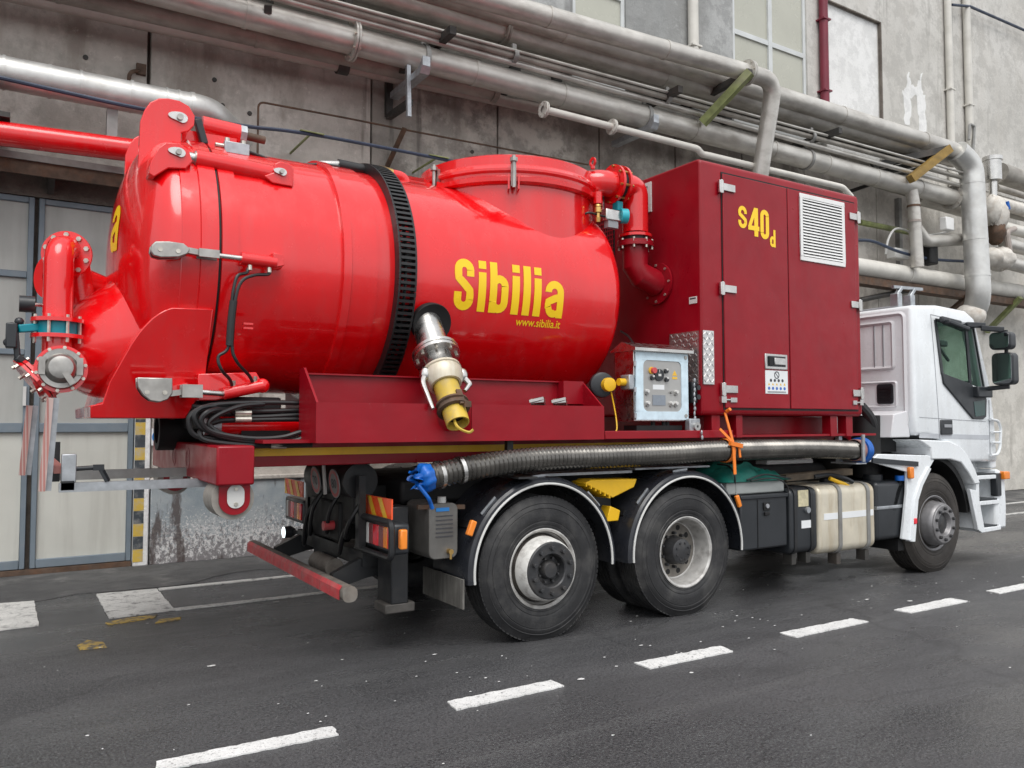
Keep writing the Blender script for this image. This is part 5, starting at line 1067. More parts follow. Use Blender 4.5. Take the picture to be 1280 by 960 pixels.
# hatch latches
def latch(claw, link0, link1, rod1, cyl1, y, tri, drop):
    lt = MB()
    cx = [(q[0], q[2]) for q in claw]
    o = MB().prism(cx, 'y', y-.05, y-.022).build('latch_claw', CAST, T, bevel=.006); MB().prism(cx, 'y', y+.022, y+.05).build('claw_cheek', CAST, o, bevel=.006)
    mx_ = sum(a for a, b in cx)/len(cx); mz_ = sum(b for a, b in cx)/len(cx)
    MB().prism([(mx_+(a-mx_)*.85-.01, mz_+(b-mz_)*.8-.008) for a, b in cx], 'y', y-.022, y+.022).build('claw_core', DARK, o)
    for dx_ in (-.045, .055): MB().cyl((mx_+dx_, y-.05, mz_-.005), (mx_+dx_, y-.056, mz_-.005), .014, n=12).build('claw_pin', ZINC, o)
    MB().bar(link0, link1, .05, .035).build('latch_link', CAST, o)
    MB().bar(Vector(link1)-Vector((.05, .04, 0)), Vector(link1)+Vector((.07, -.04, 0)), .015, .08 if tri else .05).build('latch_fork', CAST, o); MB().bar(Vector(link1)+Vector((-.05, .04, 0)), Vector(link1)+Vector((.07, .04, 0)), .015, .08 if tri else .05).build('latch_fork', CAST, o)
    MB().cyl(link1, rod1, .017).build('latch_rod', STEEL, o)
    c = MB().cyl(rod1, cyl1, .04, n=18).ball(cyl1, .048, .03, .048).build('latch_cylinder', RED, T)
    a, b = Vector(rod1), Vector(cyl1)
    for t_ in (.25, .8): MB().cyl(a+(b-a)*t_, a+(b-a)*t_+Vector((0, -.01, drop)), .014, n=8).build('hose_nipple', ZINC, c)
    return c
latch([(-2.63, 0.3, 2.626), (-2.634, 0.3, 2.592), (-2.62, 0.3, 2.565), (-2.576, 0.3, 2.557), (-2.477, 0.3, 2.57), (-2.427, 0.3, 2.596), (-2.414, 0.3, 2.627), (-2.451, 0.3, 2.657), (-2.533, 0.3, 2.66), (-2.609, 0.3, 2.651)], (-2.432, 0.3, 2.625), (-2.311, 0.3, 2.614), (-2.103, 0.3, 2.611), (-1.881, 0.3, 2.604), .3, 0, -.07)
latch([(-2.678, 0.42, 1.844), (-2.673, 0.42, 1.786), (-2.645, 0.42, 1.739), (-2.604, 0.42, 1.705), (-2.55, 0.42, 1.696), (-2.505, 0.42, 1.712), (-2.478, 0.42, 1.752), (-2.48, 0.42, 1.845)], (-2.488, 0.42, 1.751), (-2.372, 0.42, 1.769), (-2.17, 0.42, 1.757), (-1.924, 0.42, 1.814), .42, 1, .07)
MB().prism([(q[0], q[2]) for q in ((-2.478, 0.42, 1.742), (-2.47, 0.42, 1.801), (-2.377, 0.42, 1.823), (-2.366, 0.42, 1.734))], 'y', .47, .66).build('latch_lug', RED, T)
lp_ = [(-2.316, 0.35, 1.881), (-1.954, 0.35, 1.904), (-1.912, 0.35, 1.833), (-1.952, 0.35, 1.77), (-2.204, 0.35, 1.715), (-2.313, 0.35, 1.713)]
MB().prism([(q[0], q[2]) for q in lp_], 'y', .46, .75).build('latch_lug', RED, T, bevel=.006)
lp_ = [(-1.907, 0.34, 2.666), (-1.844, 0.34, 2.657), (-1.833, 0.34, 2.589), (-1.895, 0.34, 2.572)]; MB().prism([(q[0], q[2]) for q in lp_], 'y', .27, .40).build('latch_lug', RED, T, bevel=.004)
for a in ([(-2.057, 0.3, 2.549), (-2.069, 0.29, 2.521), (-2.128, 0.27, 2.492), (-2.153, 0.26, 2.402), (-2.161, 0.26, 2.321), (-2.174, 0.27, 2.051), (-2.235, 0.27, 1.979), (-2.215, 0.27, 1.9), (-2.145, 0.36, 1.847), (-2.119, 0.41, 1.809)],
          [(-1.921, 0.3, 2.553), (-1.934, 0.29, 2.524), (-2.024, 0.27, 2.507), (-2.105, 0.26, 2.457), (-2.144, 0.25, 2.331), (-2.157, 0.26, 2.061), (-2.124, 0.27, 1.954), (-2.027, 0.36, 1.876), (-1.989, 0.41, 1.833)]):
    MB().tube(smooth_path(a), .0105, 8).build('hydraulic_hose', BHOSE, T)
MB().tube(smooth_path([(-2.153, 0.255, 2.331), (-2.164, 0.26, 2.201), (-2.17, 0.265, 2.051)]), .024, 10).build('hose_sleeve', BHOSE, T)
k = MB(); q = (-2.039, 0.37, 2.19); k.box(q[0]-.03, q[0]+.03, .34, .38, q[2]+.008, q[2]+.02).box(q[0]-.03, q[0]+.03, .34, .38, q[2]-.02, q[2]-.008).build('tank_lug', RED, T)
# hose bundle and cylinder below the tank
k2 = [[(-1.626, 0.4, 1.703), (-1.918, 0.4, 1.704), (-2.225, 0.36, 1.684), (-2.358, 0.33, 1.638), (-2.389, 0.33, 1.574), (-2.339, 0.34, 1.491), (-2.127, 0.35, 1.469), (-1.666, 0.35, 1.464)],
      [(-1.619, 0.42, 1.66), (-1.963, 0.42, 1.647), (-2.172, 0.38, 1.675), (-2.318, 0.32, 1.663), (-2.361, 0.31, 1.604), (-2.288, 0.32, 1.525), (-2.087, 0.31, 1.464), (-1.787, 0.3, 1.45), (-1.656, 0.3, 1.485)],
      [(-1.619, 0.42, 1.628), (-2.013, 0.42, 1.611), (-2.148, 0.38, 1.655), (-2.275, 0.3, 1.643), (-2.321, 0.3, 1.584), (-2.252, 0.31, 1.515), (-2.041, 0.3, 1.474), (-1.839, 0.3, 1.477), (-1.704, 0.3, 1.512)],
      [(-1.619, 0.42, 1.596), (-2.063, 0.42, 1.59), (-2.229, 0.38, 1.574), (-2.321, 0.34, 1.515), (-2.266, 0.33, 1.461), (-1.938, 0.31, 1.427), (-1.628, 0.3, 1.428)],
      [(-1.918, 0.4, 1.694), (-2.079, 0.36, 1.676), (-2.23, 0.33, 1.614), (-2.267, 0.33, 1.555), (-2.156, 0.33, 1.489), (-1.933, 0.33, 1.447)],
      [(-1.825, 0.45, 1.617), (-2.032, 0.45, 1.642), (-2.131, 0.45, 1.626), (-2.206, 0.45, 1.656), (-2.35, 0.45, 1.675)]]
for a in k2: MB().tube(smooth_path(a), .0165, 8).build('hydraulic_hose', BHOSE, T)
for q in ((-2.049, 0.4, 1.636), (-2.048, 0.4, 1.595), (-1.846, 0.31, 1.425), (-1.943, 0.33, 1.467)): MB().cyl((q[0]-.05, q[1], q[2]), (q[0]+.05, q[1], q[2]), .02, n=10).build('hose_fitting', ZINC, T)
MB().tube([(-2.147, 0.6, 1.554), (-1.475, 0.6, 1.552)], .06, 18).build('stroke_cylinder', RED, T); MB().tube([(-2.247, 0.6, 1.549), (-2.132, 0.6, 1.548)], .055, 18).build('cylinder_head', GALV, T)
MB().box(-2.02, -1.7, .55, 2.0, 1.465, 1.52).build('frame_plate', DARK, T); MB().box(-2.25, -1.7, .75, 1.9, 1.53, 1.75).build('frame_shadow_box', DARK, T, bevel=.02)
q = (-2.416, 1.9, 1.563); MB().lathe([(0, .10), (0, .15), (.35, .15), (.35, .1)], (-2.4, 1.5, 1.52), XA, 24, closed=True).build('rear_pipe_stub', DARK, T)

# outlet stack at the very back
ox, oy = -3.08, .85
zt_ = 2.588; zm = 2.157; zy = 1.898
st = MB().tube([(ox, oy, zm+.06), (ox, oy, zt_), (ox+.003, oy+.01, zt_+.04), (ox+.01, oy+.035, zt_+.075), (ox+.03, oy+.08, zt_+.095), (ox+.05, oy+.13, zt_+.10)], .084, 24).build('outlet_stack', RED, T)
fd = Vector((.30, .95, .05)).normalized(); fc = Vector((ox+.045, oy+.11, zt_+.065))
MB().lathe([(0, 1e-5), (0, .148), (.022, .148), (.022, 1e-5)], fc, fd, 36).build('blind_flange', RED, st)
u, v, _ = frame_of(fd); k = MB()
for i in range(10):
    w_ = fc+(u*cos(2*pi*(i+.5)/10)+v*sin(2*pi*(i+.5)/10))*.123; k.cyl(w_-fd*.016, w_+fd*.03, .016, n=6)
k.build('flange_bolts', ZINC, st)
MB().tube(fillet([fc+fd*.02, fc+fd*.2, fc+fd*.22+Vector((.05, 0, -.35)), (ox+.1, oy+.35, zm+.1)], .15), .085, 16).build('rear_branch', RED, st)
MB().lathe([(0, .05), (0, .14), (.03, .14), (.03, .05)], (ox-.03, oy+.18, zm+.35), (-.8, -.5, 0), 28).build('branch_flange', RED, st)
kb = MB(); q = Vector((-3.256, 0.95, 2.312)); kb.cyl(q+Vector((-.03, 0, 0)), q+Vector((.055, 0, 0)), .052, n=14).build('hand_knob', PLAST, st); MB().cyl(q+Vector((.05, 0, 0)), q+Vector((.16, .02, 0)), .012).build('knob_shaft', STEEL, st)
MB().tube([(-3.0, 1.15, 2.539), (-2.806, 1.35, 2.504)], .095, 18).build('rear_branch', RED, st)
for dz in (.038, -.062): MB().lathe([(0, .06), (0, .148), (.024, .148), (.024, .06)], (ox, oy, zm+dz), (0, 0, 1), 36).build('pipe_flange', RED, st)
vb = MB().lathe([(-.037, .08), (-.037, .118), (.037, .118), (.037, .08)], (ox, oy, zm), (0, 0, 1), 32).build('butterfly_valve', TEAL, st)
k = MB()
for i in range(8):
    a = 2*pi*(i+.5)/8; k.cyl((ox+.131*cos(a), oy+.131*sin(a), zm-.09), (ox+.131*cos(a), oy+.131*sin(a), zm+.08), .010, n=6)
k.build('flange_bolts', ZINC, vb)
q = Vector((-3.292, 0.78, 2.138)); MB().bar((ox-.10, oy-.03, zm), q, .05, .05).build('valve_neck', TEAL, vb, bevel=.008)
MB().box(q.x-.06, q.x-.0, q.y-.05, q.y+.03, q.z-.12, q.z+.03).bar(q+Vector((-.01, 0, -.02)), Vector((-3.287, 0.78, 1.959)), .035, .03).bar(Vector((-3.296, 0.78, 1.968)), Vector((-3.236, 0.8, 1.928)), .05, .04).build('valve_lever', PLAST, vb, bevel=.008)
for q2 in ((-3.321, 0.78, 2.15), (-3.284, 0.78, 2.182), (-3.339, 0.78, 2.053)): MB().ball(q2, .026, n=10, m=6).build('lever_joint', PLAST, vb)
MB().cyl((ox, oy, zm-.06), (ox, oy, zy), .084, n=24).build('lower_stack', RED, st)
cdv = Vector((-.05, -1, .06)).normalized(); cc = Vector((ox+.02, oy-.14, zy))
yb = MB().cyl((ox+.02, oy+.15, zy), cc, .115, n=32).build('outlet_body', RED, st)
MB().lathe([(0, 1e-5), (0, .145), (.028, .145), (.028, 1e-5)], cc-cdv*.02, cdv, 40).build('outlet_flange', RED, yb)
cp = MB().lathe([(0, .122), (.03, .124), (.045, .116), (.05, .092), (.062, .085), (.095, .078), (.110, .066), (.116, .042), (.118, 1e-5)], cc, cdv, 36).build('cam_cap', DULLST, yb)
MB().lathe([(0, .119), (.04, .119), (.04, .085)], cc+cdv*.01, cdv, 36).build('cap_collar', DULLST, cp)
u, v, _ = frame_of(cdv); k = MB()
for s in (1, -1): p0 = cc+cdv*.05+Vector((s*.100, 0, .02)); MB().bar(p0+Vector((0, 0, .045)), p0-Vector((0, 0, .06)), .035, .04, tuple(cdv)).build('cam_ear', CAST, cp)
k.bar(cc+cdv*.115+Vector((.02, 0, -.03)), cc+cdv*.115+Vector((.065, 0, -.10)), .035, .02, tuple(cdv)).build('cam_ear', CAST, cp)
k = MB()
for i in range(10):
    a = 2*pi*(i+.3)/10; w_ = cc+(u*cos(a)+v*sin(a))*.133; k.cyl(w_, w_+cdv*.018, .011, n=6)
k.build('flange_bolts', ZINC, yb)
ddv = Vector((-.75, -.1, -.62)).normalized(); cen = Vector((-3.208, 0.85, 1.819))
MB().cyl((ox, oy, zy-.02), cen, .10, n=24).build('clean_out_neck', RED, st); MB().lathe([(0, 1e-5), (0, .165), (.02, .165), (.02, 1e-5)], cen-ddv*.045, ddv, 8).build('clean_out_flange', RED, st); MB().lathe([(0, 1e-5), (0, .165), (.018, .165), (.018, 1e-5)], cen-ddv*.018, ddv, 8).build('clean_out_lid', RED, st)
u, v, _ = frame_of(ddv); k = MB()
for i in range(8): w_ = cen+(u*cos(2*pi*(i+.5)/8)+v*sin(2*pi*(i+.5)/8))*.138; k.cyl(w_-ddv*.07, w_+ddv*.022, .013, n=6)
k.build('flange_bolts', ZINC, st)

# rear marker frame with two striped posts
def post(x, y, z0, z1, lean, nm='marker_post'):
    w_ = .036; k = MB()
    a = Vector((x, y, z1)); b = Vector((x-lean, y, z0)); o = MB().bar(a, b, w_, .026, (0, 1, 0)).build(nm, POLEW, T)
    o2 = MB().bar(a+Vector((.034, .03, 0)), b+Vector((.034, .03, 0)), .03, .04, (0, 1, 0)).build('post_channel', GALV, o)
    n = 3; L_ = (b-a)
    for i in range(n):     # long slanted stripes
        t0 = -.25+i*.42; k = MB(); d = L_
        def at_(t, s): return a+L_*max(0, min(1, t))+Vector((s, 0, 0))
        pts = []
        st_ = [(t0+j*.1, -w_/2+j*.1/.85*w_) for j in range(0, 9)]
        vs = []
        for t, s in st_:
            for dt in (0, .24):
                tt = t+dt; vs.append(at_(tt, max(-w_/2, min(w_/2, s)))+Vector((0, -.0145, 0)))
        k.add(vs, [(2*j, 2*j+2, 2*j+3, 2*j+1) for j in range(8)]); k.build('red_stripe', POLER, o)
    return o
pz = 1.683
post(-3.108-.01, .6, 1.17, 1.72, .03)
post(-3.214, 1.0, 1.245, 1.68, .03)
zz = 1.188; MB().box(-3.06, -2.20, .60, .645, zz-.03, zz+.025).build('marker_arm', GALV, T)
zz2 = 1.236; MB().box(-3.12, -2.20, .98, 1.02, zz2-.03, zz2+.03).build('marker_arm', BRACKG, T)
MB().box(-3.05, -2.97, .61, .65, 1.215, 1.385).build('arm_clamp', GALV, T, bevel=.006); MB().box(-3.05, -2.98, .60, .66, 1.17, 1.225).build('arm_clamp', BLACKP, T)
MB().cyl((-2.98, .63, 1.295), (-2.86, .63, 1.30), .014).bar((-2.88, .63, 1.30), (-2.82, .63, 1.30), .04, .035).bar((-2.84, .63, 1.30), (-2.80, .60, 1.215), .03, .02).build('clamp_lever', PLAST, T)
MB().box(-3.10, -3.04, .97, 1.05, 1.20, 1.45).build('arm_clamp', BLACKP, T); MB().bar((-3.10, .95, 1.33), (-3.06, .66, 1.29), .05, .045).build('cross_link', POLER, T)

# ---------------------------------------------------------------- yellow suction coupling on the tank side
pa, pb = Vector((-0.741, 0.44, 2.315)), Vector((-0.771, -0.12, 1.575)); D = (pb-pa).normalized(); LN = (pb-pa).length
KS = LN/.79
def along(t): return pa+D*(t*KS)
MB().lathe([(0, 1e-5), (.0, .10), (.012, .150), (.0, .155), (-.05, .15)], (-0.721, .376, 2.292), (0, -1, -.36), 36).build('outlet_pocket', DARK, T)
cu = MB().lathe([(t_*KS, r_*1.06) for t_, r_ in [(-.12, .104), (.30, .104)]], pa, D, 28).build('outlet_coupling', STEEL, T)
t1 = .19*LN/.62
MB().lathe([(t_*KS, r_*1.06) for t_, r_ in [(.255, .09), (.255, .16), (.275, .16), (.276, .154), (.282, .154), (.283, .16), (.303, .16), (.303, .09)]], pa, D, 36).build('coupling_flange', STEEL, cu)
u, v, _ = frame_of(D); k = MB()
for i in range(8): w_ = pa+(u*cos(2*pi*(i+.5)/8)+v*sin(2*pi*(i+.5)/8))*.14; k.cyl(w_+D*.24*KS, w_+D*.32*KS, .013, n=6)
k.build('flange_bolts', ZINC, cu)
MB().lathe([(t_*KS, r_*1.06) for t_, r_ in [(.30, .10), (.33, .098), (.385, .10), (.405, .110)]], pa, D, 28).build('coupling_neck', STEEL, cu)
MB().lathe([(t_*KS, r_*1.06) for t_, r_ in [(.40, .10), (.40, .132), (.415, .135), (.42, .126), (.43, .126), (.435, .134), (.455, .134), (.49, .124), (.52, .106), (.52, .09)]], pa, D, 32).build('cam_ring', ALU, cu)
MB().lathe([(t_*KS, r_*1.06) for t_, r_ in [(.51, .090), (.52, .084), (.67, .084), (.67, .07)]], pa, D, 28).build('yellow_sleeve', WORNY, cu)
MB().lathe([(t_*KS, r_*1.06) for t_, r_ in [(.655, .085), (.655, .108), (.668, .111), (.675, .098), (.685, .098), (.692, .110), (.705, .108), (.71, .085)]], pa, D, 28).build('worn_ring', RUST, cu)
MB().lathe([(t_*KS, r_*1.06) for t_, r_ in [(.70, .078), (.80, .075), (.80, .066), (.70, .066)]], pa, D, 28, closed=True).build('yellow_nozzle', WORNY, cu)
MB().lathe([(t_*KS, r_*1.06) for t_, r_ in [(.745, .067), (.745, 1e-5)]], pa, D, 20).build('nozzle_plug', DARK, cu)
side = D.cross(Vector((0, 0, 1))).normalized(); frt = side.cross(D)
for s, L_ in ((1, .30), (-1, .14)):
    sd = side*s; p0 = along(.44)+sd*.14+Vector((0, -.02, 0)); k = MB().ball(p0, .042, .04, .055, 12, 8)
    k.tube(smooth_path([p0, p0+D*.07+sd*.035, p0+D*(L_*.6)+sd*.03, p0+D*L_+sd*(.02 if L_ > .2 else -.02)]), lambda t: .024-.010*t, 10).build('cam_lever', STEEL, cu)
q0 = along(.68)+Vector((.02, -.105, .02)); MB().bar(q0, q0-D*.12, .04, .02).bar(q0+Vector((.03, 0, 0)), q0+Vector((.03, -.02, 0)), .05, .04).build('clip', RUST, cu)
q0 = along(.80)-frt*.0+Vector((-.03, -.03, .0)); MB().tube(smooth_path([q0+D*-.10, q0+D*.02, q0+D*.07+Vector((.07, 0, 0)), q0+D*.10+Vector((.10, 0, .04))]), .010, 6).build('retaining_cord', WORNY, cu)

# ---------------------------------------------------------------- control box beside the machine box
cb_ = MB().prism([(.10, 1.585), (.34, 1.585), (.34, 2.16), (.10, 2.16)], 'x', .955, 1.55).build('control_box', STEEL, T, bevel=.004)
MB().prism([(.05, 2.155), (.37, 2.155), (.37, 2.165), (.22, 2.235), (.05, 2.18)], 'x', .93, 1.575).build('box_roof', STEEL, cb_)
fr_ = rrect(.965, 1.54, 1.595, 2.15, .02, 3); inn = rrect(1.045, 1.465, 1.665, 2.085, .05, 6)
k = MB()
for (a, b, c, d_) in ((.965, 1.54, 2.085, 2.15), (.965, 1.54, 1.595, 1.665), (.965, 1.045, 1.665, 2.085), (1.465, 1.54, 1.665, 2.085)): k.box(a, b, .084, .098, c, d_)
k.build('control_door', FILM, cb_, bevel=.002)
for cx_, cz_, s1, s2 in ((1.045, 2.085, 1, -1), (1.465, 2.085, -1, -1), (1.045, 1.665, 1, 1), (1.465, 1.665, -1, 1)):
    MB().prism([(cx_, cz_), (cx_+s1*.05, cz_)]+[(cx_+s1*(.05-.05*sin(a)), cz_+s2*(.05-.05*cos(a))) for a in [pi/2*j/5 for j in range(1, 5)]]+[(cx_, cz_+s2*.05)], 'y', .0855, .0975).build('door_corner', FILM, cb_)
MB().box(1.04, 1.47, .091, .096, 1.66, 2.09).build('control_panel', PANELG, cb_)
def knob(x, z, r, m, h=.025, n=16): MB().cyl((x, .091, z), (x, .091-h, z), r, n=n).build('panel_knob', m, cb_)
knob(1.135, 2.00, .03, PYEL, .01); knob(1.145, 2.0, .024, PRED, .035); knob(1.215, 1.965, .050, PLAST, .012); MB().box(1.20, 1.23, .074, .08, 1.955, 1.975).build('switch_bar', DULLW, cb_); MB().box(1.212, 1.218, .077, .0795, 1.985, 2.01).build('dial_mark', DULLW, cb_)
for x, z in ((1.29, 2.0), (1.14, 1.94), (1.295, 1.93)): knob(x, z, .020, PLAST, .02); knob(x, z+.012, .009, DULLW, .028)
for x, z in ((1.08, 1.83), (1.085, 1.735), (1.40, 1.83), (1.345, 1.735), (1.395, 1.735)): knob(x, z, .014, DULLW, .03); knob(x, z-.02, .014, BRACKG, .015)
knob(1.345, 1.825, .011, BRACKG, .02)
MB().prism([(1.365, 1.965), (1.42, 1.965), (1.3925, 2.01)], 'y', .089, .0912).build('warning_triangle', PYEL, cb_); MB().box(1.365, 1.42, .089, .0912, 1.935, 1.955).build('warning_strip', PYEL, cb_)
MB().box(1.15, 1.275, .089, .0912, 1.845, 1.885).build('panel_label', SIGNW, cb_); MB().box(1.145, 1.285, .086, .0912, 1.715, 1.80).build('panel_screen', SCREEN, cb_)
for x, z in ((1.51, 2.12), (1.51, 1.63)): MB().cyl((x, .086, z), (x, .078, z), .016, n=12).build('door_lock', CAST, cb_)
for z in (2.05, 1.84, 1.63): MB().cyl((.958, .088, z-.02), (.958, .088, z+.02), .012, n=8).build('door_hinge', GALV, cb_)
MB().bar((1.0, .2, 1.51), (1.5, .2, 1.51), .16, .08).build('box_shelf', DARK, T)
for x in (1.2, 1.32, 1.36): MB().cyl((x, .15, 1.51), (x, .15, 1.59), .018, n=10).build('cable_gland', DARK, cb_)
q = (0.955, 0.151, 1.9); MB().box(.90, .955, q[1]-.06, q[1]+.05, q[2]-.06, q[2]+.06).build('socket_box', GALV, cb_, bevel=.008); MB().cyl((.90, q[1]+.0, q[2]), (.84, q[1]+.0, q[2]), .03).build('socket_plug', YELLOW, cb_)
q = Vector((0.778, 0.22, 1.879)); rl = MB().lathe([(0, 1e-5), (0, .10), (.02, .105), (.05, .10), (.06, .08), (.06, 1e-5)], q+Vector((-.02, .06, 0)), (-.35, -1, 0), 24).build('cable_reel', PLAST, T); MB().lathe([(0, 1e-5), (0, .058), (.05, .055), (.055, .04), (.055, 1e-5)], q+Vector((.0, .0, 0)), (-.2, -1, 0), 20).build('yellow_horn', YELLOW, rl)
MB().tube(smooth_path([(0.803, 0.2, 1.82), (0.827, 0.2, 1.724), (0.835, 0.18, 1.614), (0.818, 0.15, 1.524), (0.793, 0.15, 1.492)]), .006, 6).build('yellow_lead', YELLOW, rl)
MB().box(1.60, 1.665, .10, .22, 1.74, 1.92).build('plug_socket', PLAST, bx, bevel=.006)
for z in (1.79, 1.87): MB().cyl((1.63, .10, z), (1.63, .05, z), .022, n=10).build('plug', PLAST, bx)
q = (1.572, 0.03, 1.542); MB().box(q[0]-.06, q[0]+.06, .04, .10, q[2]-.06, q[2]+.065).build('hook_plate', GALV, T, bevel=.008); MB().lathe([(0, .012), (0, .035), (.02, .035), (.02, .012)], (q[0]+.01, .04, q[2]), (0, -1, 0), 14, closed=True).build('hook_ring', STEEL, T)
k = MB(); 
for i in range(13):
    z = 1.93-i*.040; k.ball((1.585+(.0 if i % 2 else .006), .06 if z > 1.5 else -.02, z), .008 if i % 2 else .012, .010, .022, 8, 5)
tag(k.build('chain', GALV, T), kind='stuff')
MB().tube(smooth_path([(1.66, 1.107, 2.453), (1.5, 0.812, 2.371), (1.2, 0.384, 2.246)]), .010, 6).build('panel_cable', BHOSE, T)

# ---------------------------------------------------------------- tanks along the chassis
MB().box(2.125, 2.735, .06, .62, .45, .925).build('toolbox', PLAST, T, bevel=.018); MB().box(2.12, 2.74, .045, .62, .895, .935).build('toolbox_lid', PLAST, T, bevel=.01)
k = MB().box(2.41, 2.49, .045, .062, .79, .86).box(2.42, 2.48, .04, .06, .745, .775); k.build('toolbox_lock', DARK, T, bevel=.004); MB().cyl((2.45, .045, .83), (2.45, .035, .83), .02).build('lock_barrel', GREYP, T)
for x in (2.34,): MB().box(x-.004, x+.004, .055, .062, .46, .89).build('toolbox_rib', DARK, T)
MB().box(1.99, 2.74, .09, .62, .94, 1.05).build('grey_tray', GREYBOX, T, bevel=.015); MB().box(2.10, 2.108, .085, .095, .945, 1.045).build('tray_rib', GREYBOX, T)
ft = MB().prism(rrect(.04, .66, .37, .97, .07), 'x', 2.755, 3.13).build('battery_box', PLAST, T, bevel=.02)
for x in (2.82, 3.05): MB().prism(rrect(.032, .67, .362, .978, .072), 'x', x-.02, x+.02).build('box_strap', BLACKP, ft)
MB().box(2.86, 3.0, .034, .042, .80, .95).build('cream_patch', mat('cream_worn_patch', (.55, .50, .33), .6, var=.2, scale=12, dirt=.6, dcol=(.1, .1, .1), dscale=14), ft); MB().box(2.90, 3.06, .034, .042, .60, .67).build('white_reflector', SIGNW, ft); MB().cyl((2.98, .04, .765), (2.98, .015, .765), .028).build('isolator', GALV, ft)
al = MB().prism(rrect(.04, .70, .33, .975, .085), 'x', 3.16, 4.02).build('fuel_tank', ALU, T, bevel=.03, seg=3)
for x in (3.46, 3.90):
    MB().prism(rrect(.028, .712, .318, .987, .092), 'x', x-.024, x+.024).build('tank_strap', BRACKG, al); MB().box(x-.03, x+.03, .06, .16, .22, .32).build('strap_hook', BRACK, al)
MB().box(3.225, 3.43, .0365, .041, .655, .715).box(3.49, 3.87, .0365, .041, .655, .715).box(3.93, 3.985, .0365, .041, .655, .715).build('white_reflector', SIGNW, al)
MB().cyl((3.62, .3, .97), (3.62, .3, 1.02), .07).build('filler_cap', PLAST, al); MB().tube(smooth_path([(3.3, .2, 1.05), (3.5, .18, 1.06), (3.65, .12, 1.03), (3.75, .1, .99)]), .022, 8).build('filler_strap', PLAST, al)
for x in (2.84, 3.04): MB().box(x-.03, x+.03, .08, .18, .27, .37).build('box_foot', BRACK, T)
ad = MB().prism(rrect(.05, .66, .39, .98, .05), 'x', 4.06, 4.56).build('urea_tank', PLAST, T, bevel=.03); MB().prism(rrect(.044, .67, .70, .735, .008), 'x', 4.055, 4.565).build('tank_strap', GALV, ad)
MB().cyl((4.3, .25, .97), (4.3, .25, 1.04), .10).build('black_lid', PLAST, ad); MB().cyl((4.47, .06, .98), (4.47, .06, 1.03), .045).box(4.44, 4.5, .03, .05, 1.0, 1.03).build('blue_filler_cap', BLUE, ad)
MB().bar((2.9, .25, 1.05), (3.9, .25, 1.08), .10, .06).build('air_duct', mat('brown_dusty_duct', (.10, .075, .05), .7, var=.3, scale=10), T); MB().tube(smooth_path([(3.469, 0.15, 1.032), (3.55, 0.12, 0.999), (3.645, 0.1, 0.966), (3.715, 0.08, 0.917)]), .02, 8).build('yellow_airline', YELLOW, T)
MB().box(3.05, 3.75, .55, .7, 1.08, 1.2).build('silver_box', DULLW, T, bevel=.01); MB().ball((4.0, .5, 1.25), .18, .25, .2).build('air_filter', DARK, T)
MB().cyl((4.35, .35, 1.0), (4.35, .35, 1.65), .14).build('intake_duct', DARK, T); MB().tube(smooth_path([(4.2, .3, 1.75), (4.3, .25, 1.6), (4.4, .3, 1.4), (4.5, .4, 1.2)]), .05, 10).build('cab_hose', BHOSE, T)
# ---------------------------------------------------------------- things carried on the truck
hz = empty('suction_hose', (1.5, -.02, 1.3), 'long ribbed grey suction hose with blue end caps slung along the truck above the wheels', 'hose')
hp_ = smooth_path([(-0.956, 0.02, 1.2), (-0.769, 0.02, 1.231), (-0.524, 0.01, 1.268), (-0.199, 0.0, 1.299), (0.153, 0.0, 1.311), (0.606, 0.0, 1.313), (1.183, 0.0, 1.32), (1.819, 0.0, 1.334), (2.42, 0.0, 1.337), (3.078, 0.0, 1.33), (3.726, 0.0, 1.303)], 30)
ac_ = [0]
for i in range(1, len(hp_)): ac_.append(ac_[-1]+(hp_[i]-hp_[i-1]).length)
tot = ac_[-1]; pitch = .036; nst = int(tot/pitch*4); pts = []; j = 0
for i in range(nst+1):
    s = tot*i/nst
    while j < len(ac_)-2 and ac_[j+1] < s: j += 1
    f_ = (s-ac_[j])/max(1e-6, ac_[j+1]-ac_[j]); pts.append(hp_[j].lerp(hp_[j+1], f_))
MB().tube(pts, lambda t: (.090, .084, .077, .084)[int(round(t*nst)) % 4], 18).build('ribbed_tube', HOSE, hz, ang=60)
d = (pts[0]-pts[8]).normalized(); c = pts[0]
u, v, _ = frame_of(d); rk = MB(); rnd = random.Random(5); n = 40; vs = []
rings_ = ((-.05, .093), (-.02, .097), (.0, .098), (.012, .095), (.026, .08), (.034, .062), (.04, .05), (.054, .052), (.066, .062))
ph_ = [rnd.uniform(-.25, .25) for _ in range(n)]
for ri_, (t_, r_) in enumerate(rings_):
    for k_ in range(n):
        a = 2*pi*k_/n; w_ = .05+.13*max(0, ri_-2)/6
        r2 = r_*(1+w_*sin(9*a+ri_*.6)+ph_[k_]*w_); vs.append(c+d*(t_+(.03*sin(5*a+2) if ri_ > 5 else 0))+u*(r2*cos(a))+v*(r2*sin(a)))
rk.add(vs, [(i*n+k_, i*n+(k_+1) % n, (i+1)*n+(k_+1) % n, (i+1)*n+k_) for i in range(len(rings_)-1) for k_ in range(n)])
rk.build('blue_cap', BLUE, hz, ang=70)
MB().tube(smooth_path([c+d*.06+Vector((0, -.05, -.03)), c+Vector((.0, -.07, -.12)), c+Vector((.03, -.05, -.16)), c+Vector((.05, -.04, -.20))]), .014, 8).build('blue_strap_end', BLUE, hz)
for t_ in (12, 30): MB().tube([pts[t_], pts[t_+3]], .097, 20).build('hose_clip', STEEL, hz)
d = (pts[-1]-pts[-8]).normalized(); c = pts[-1]
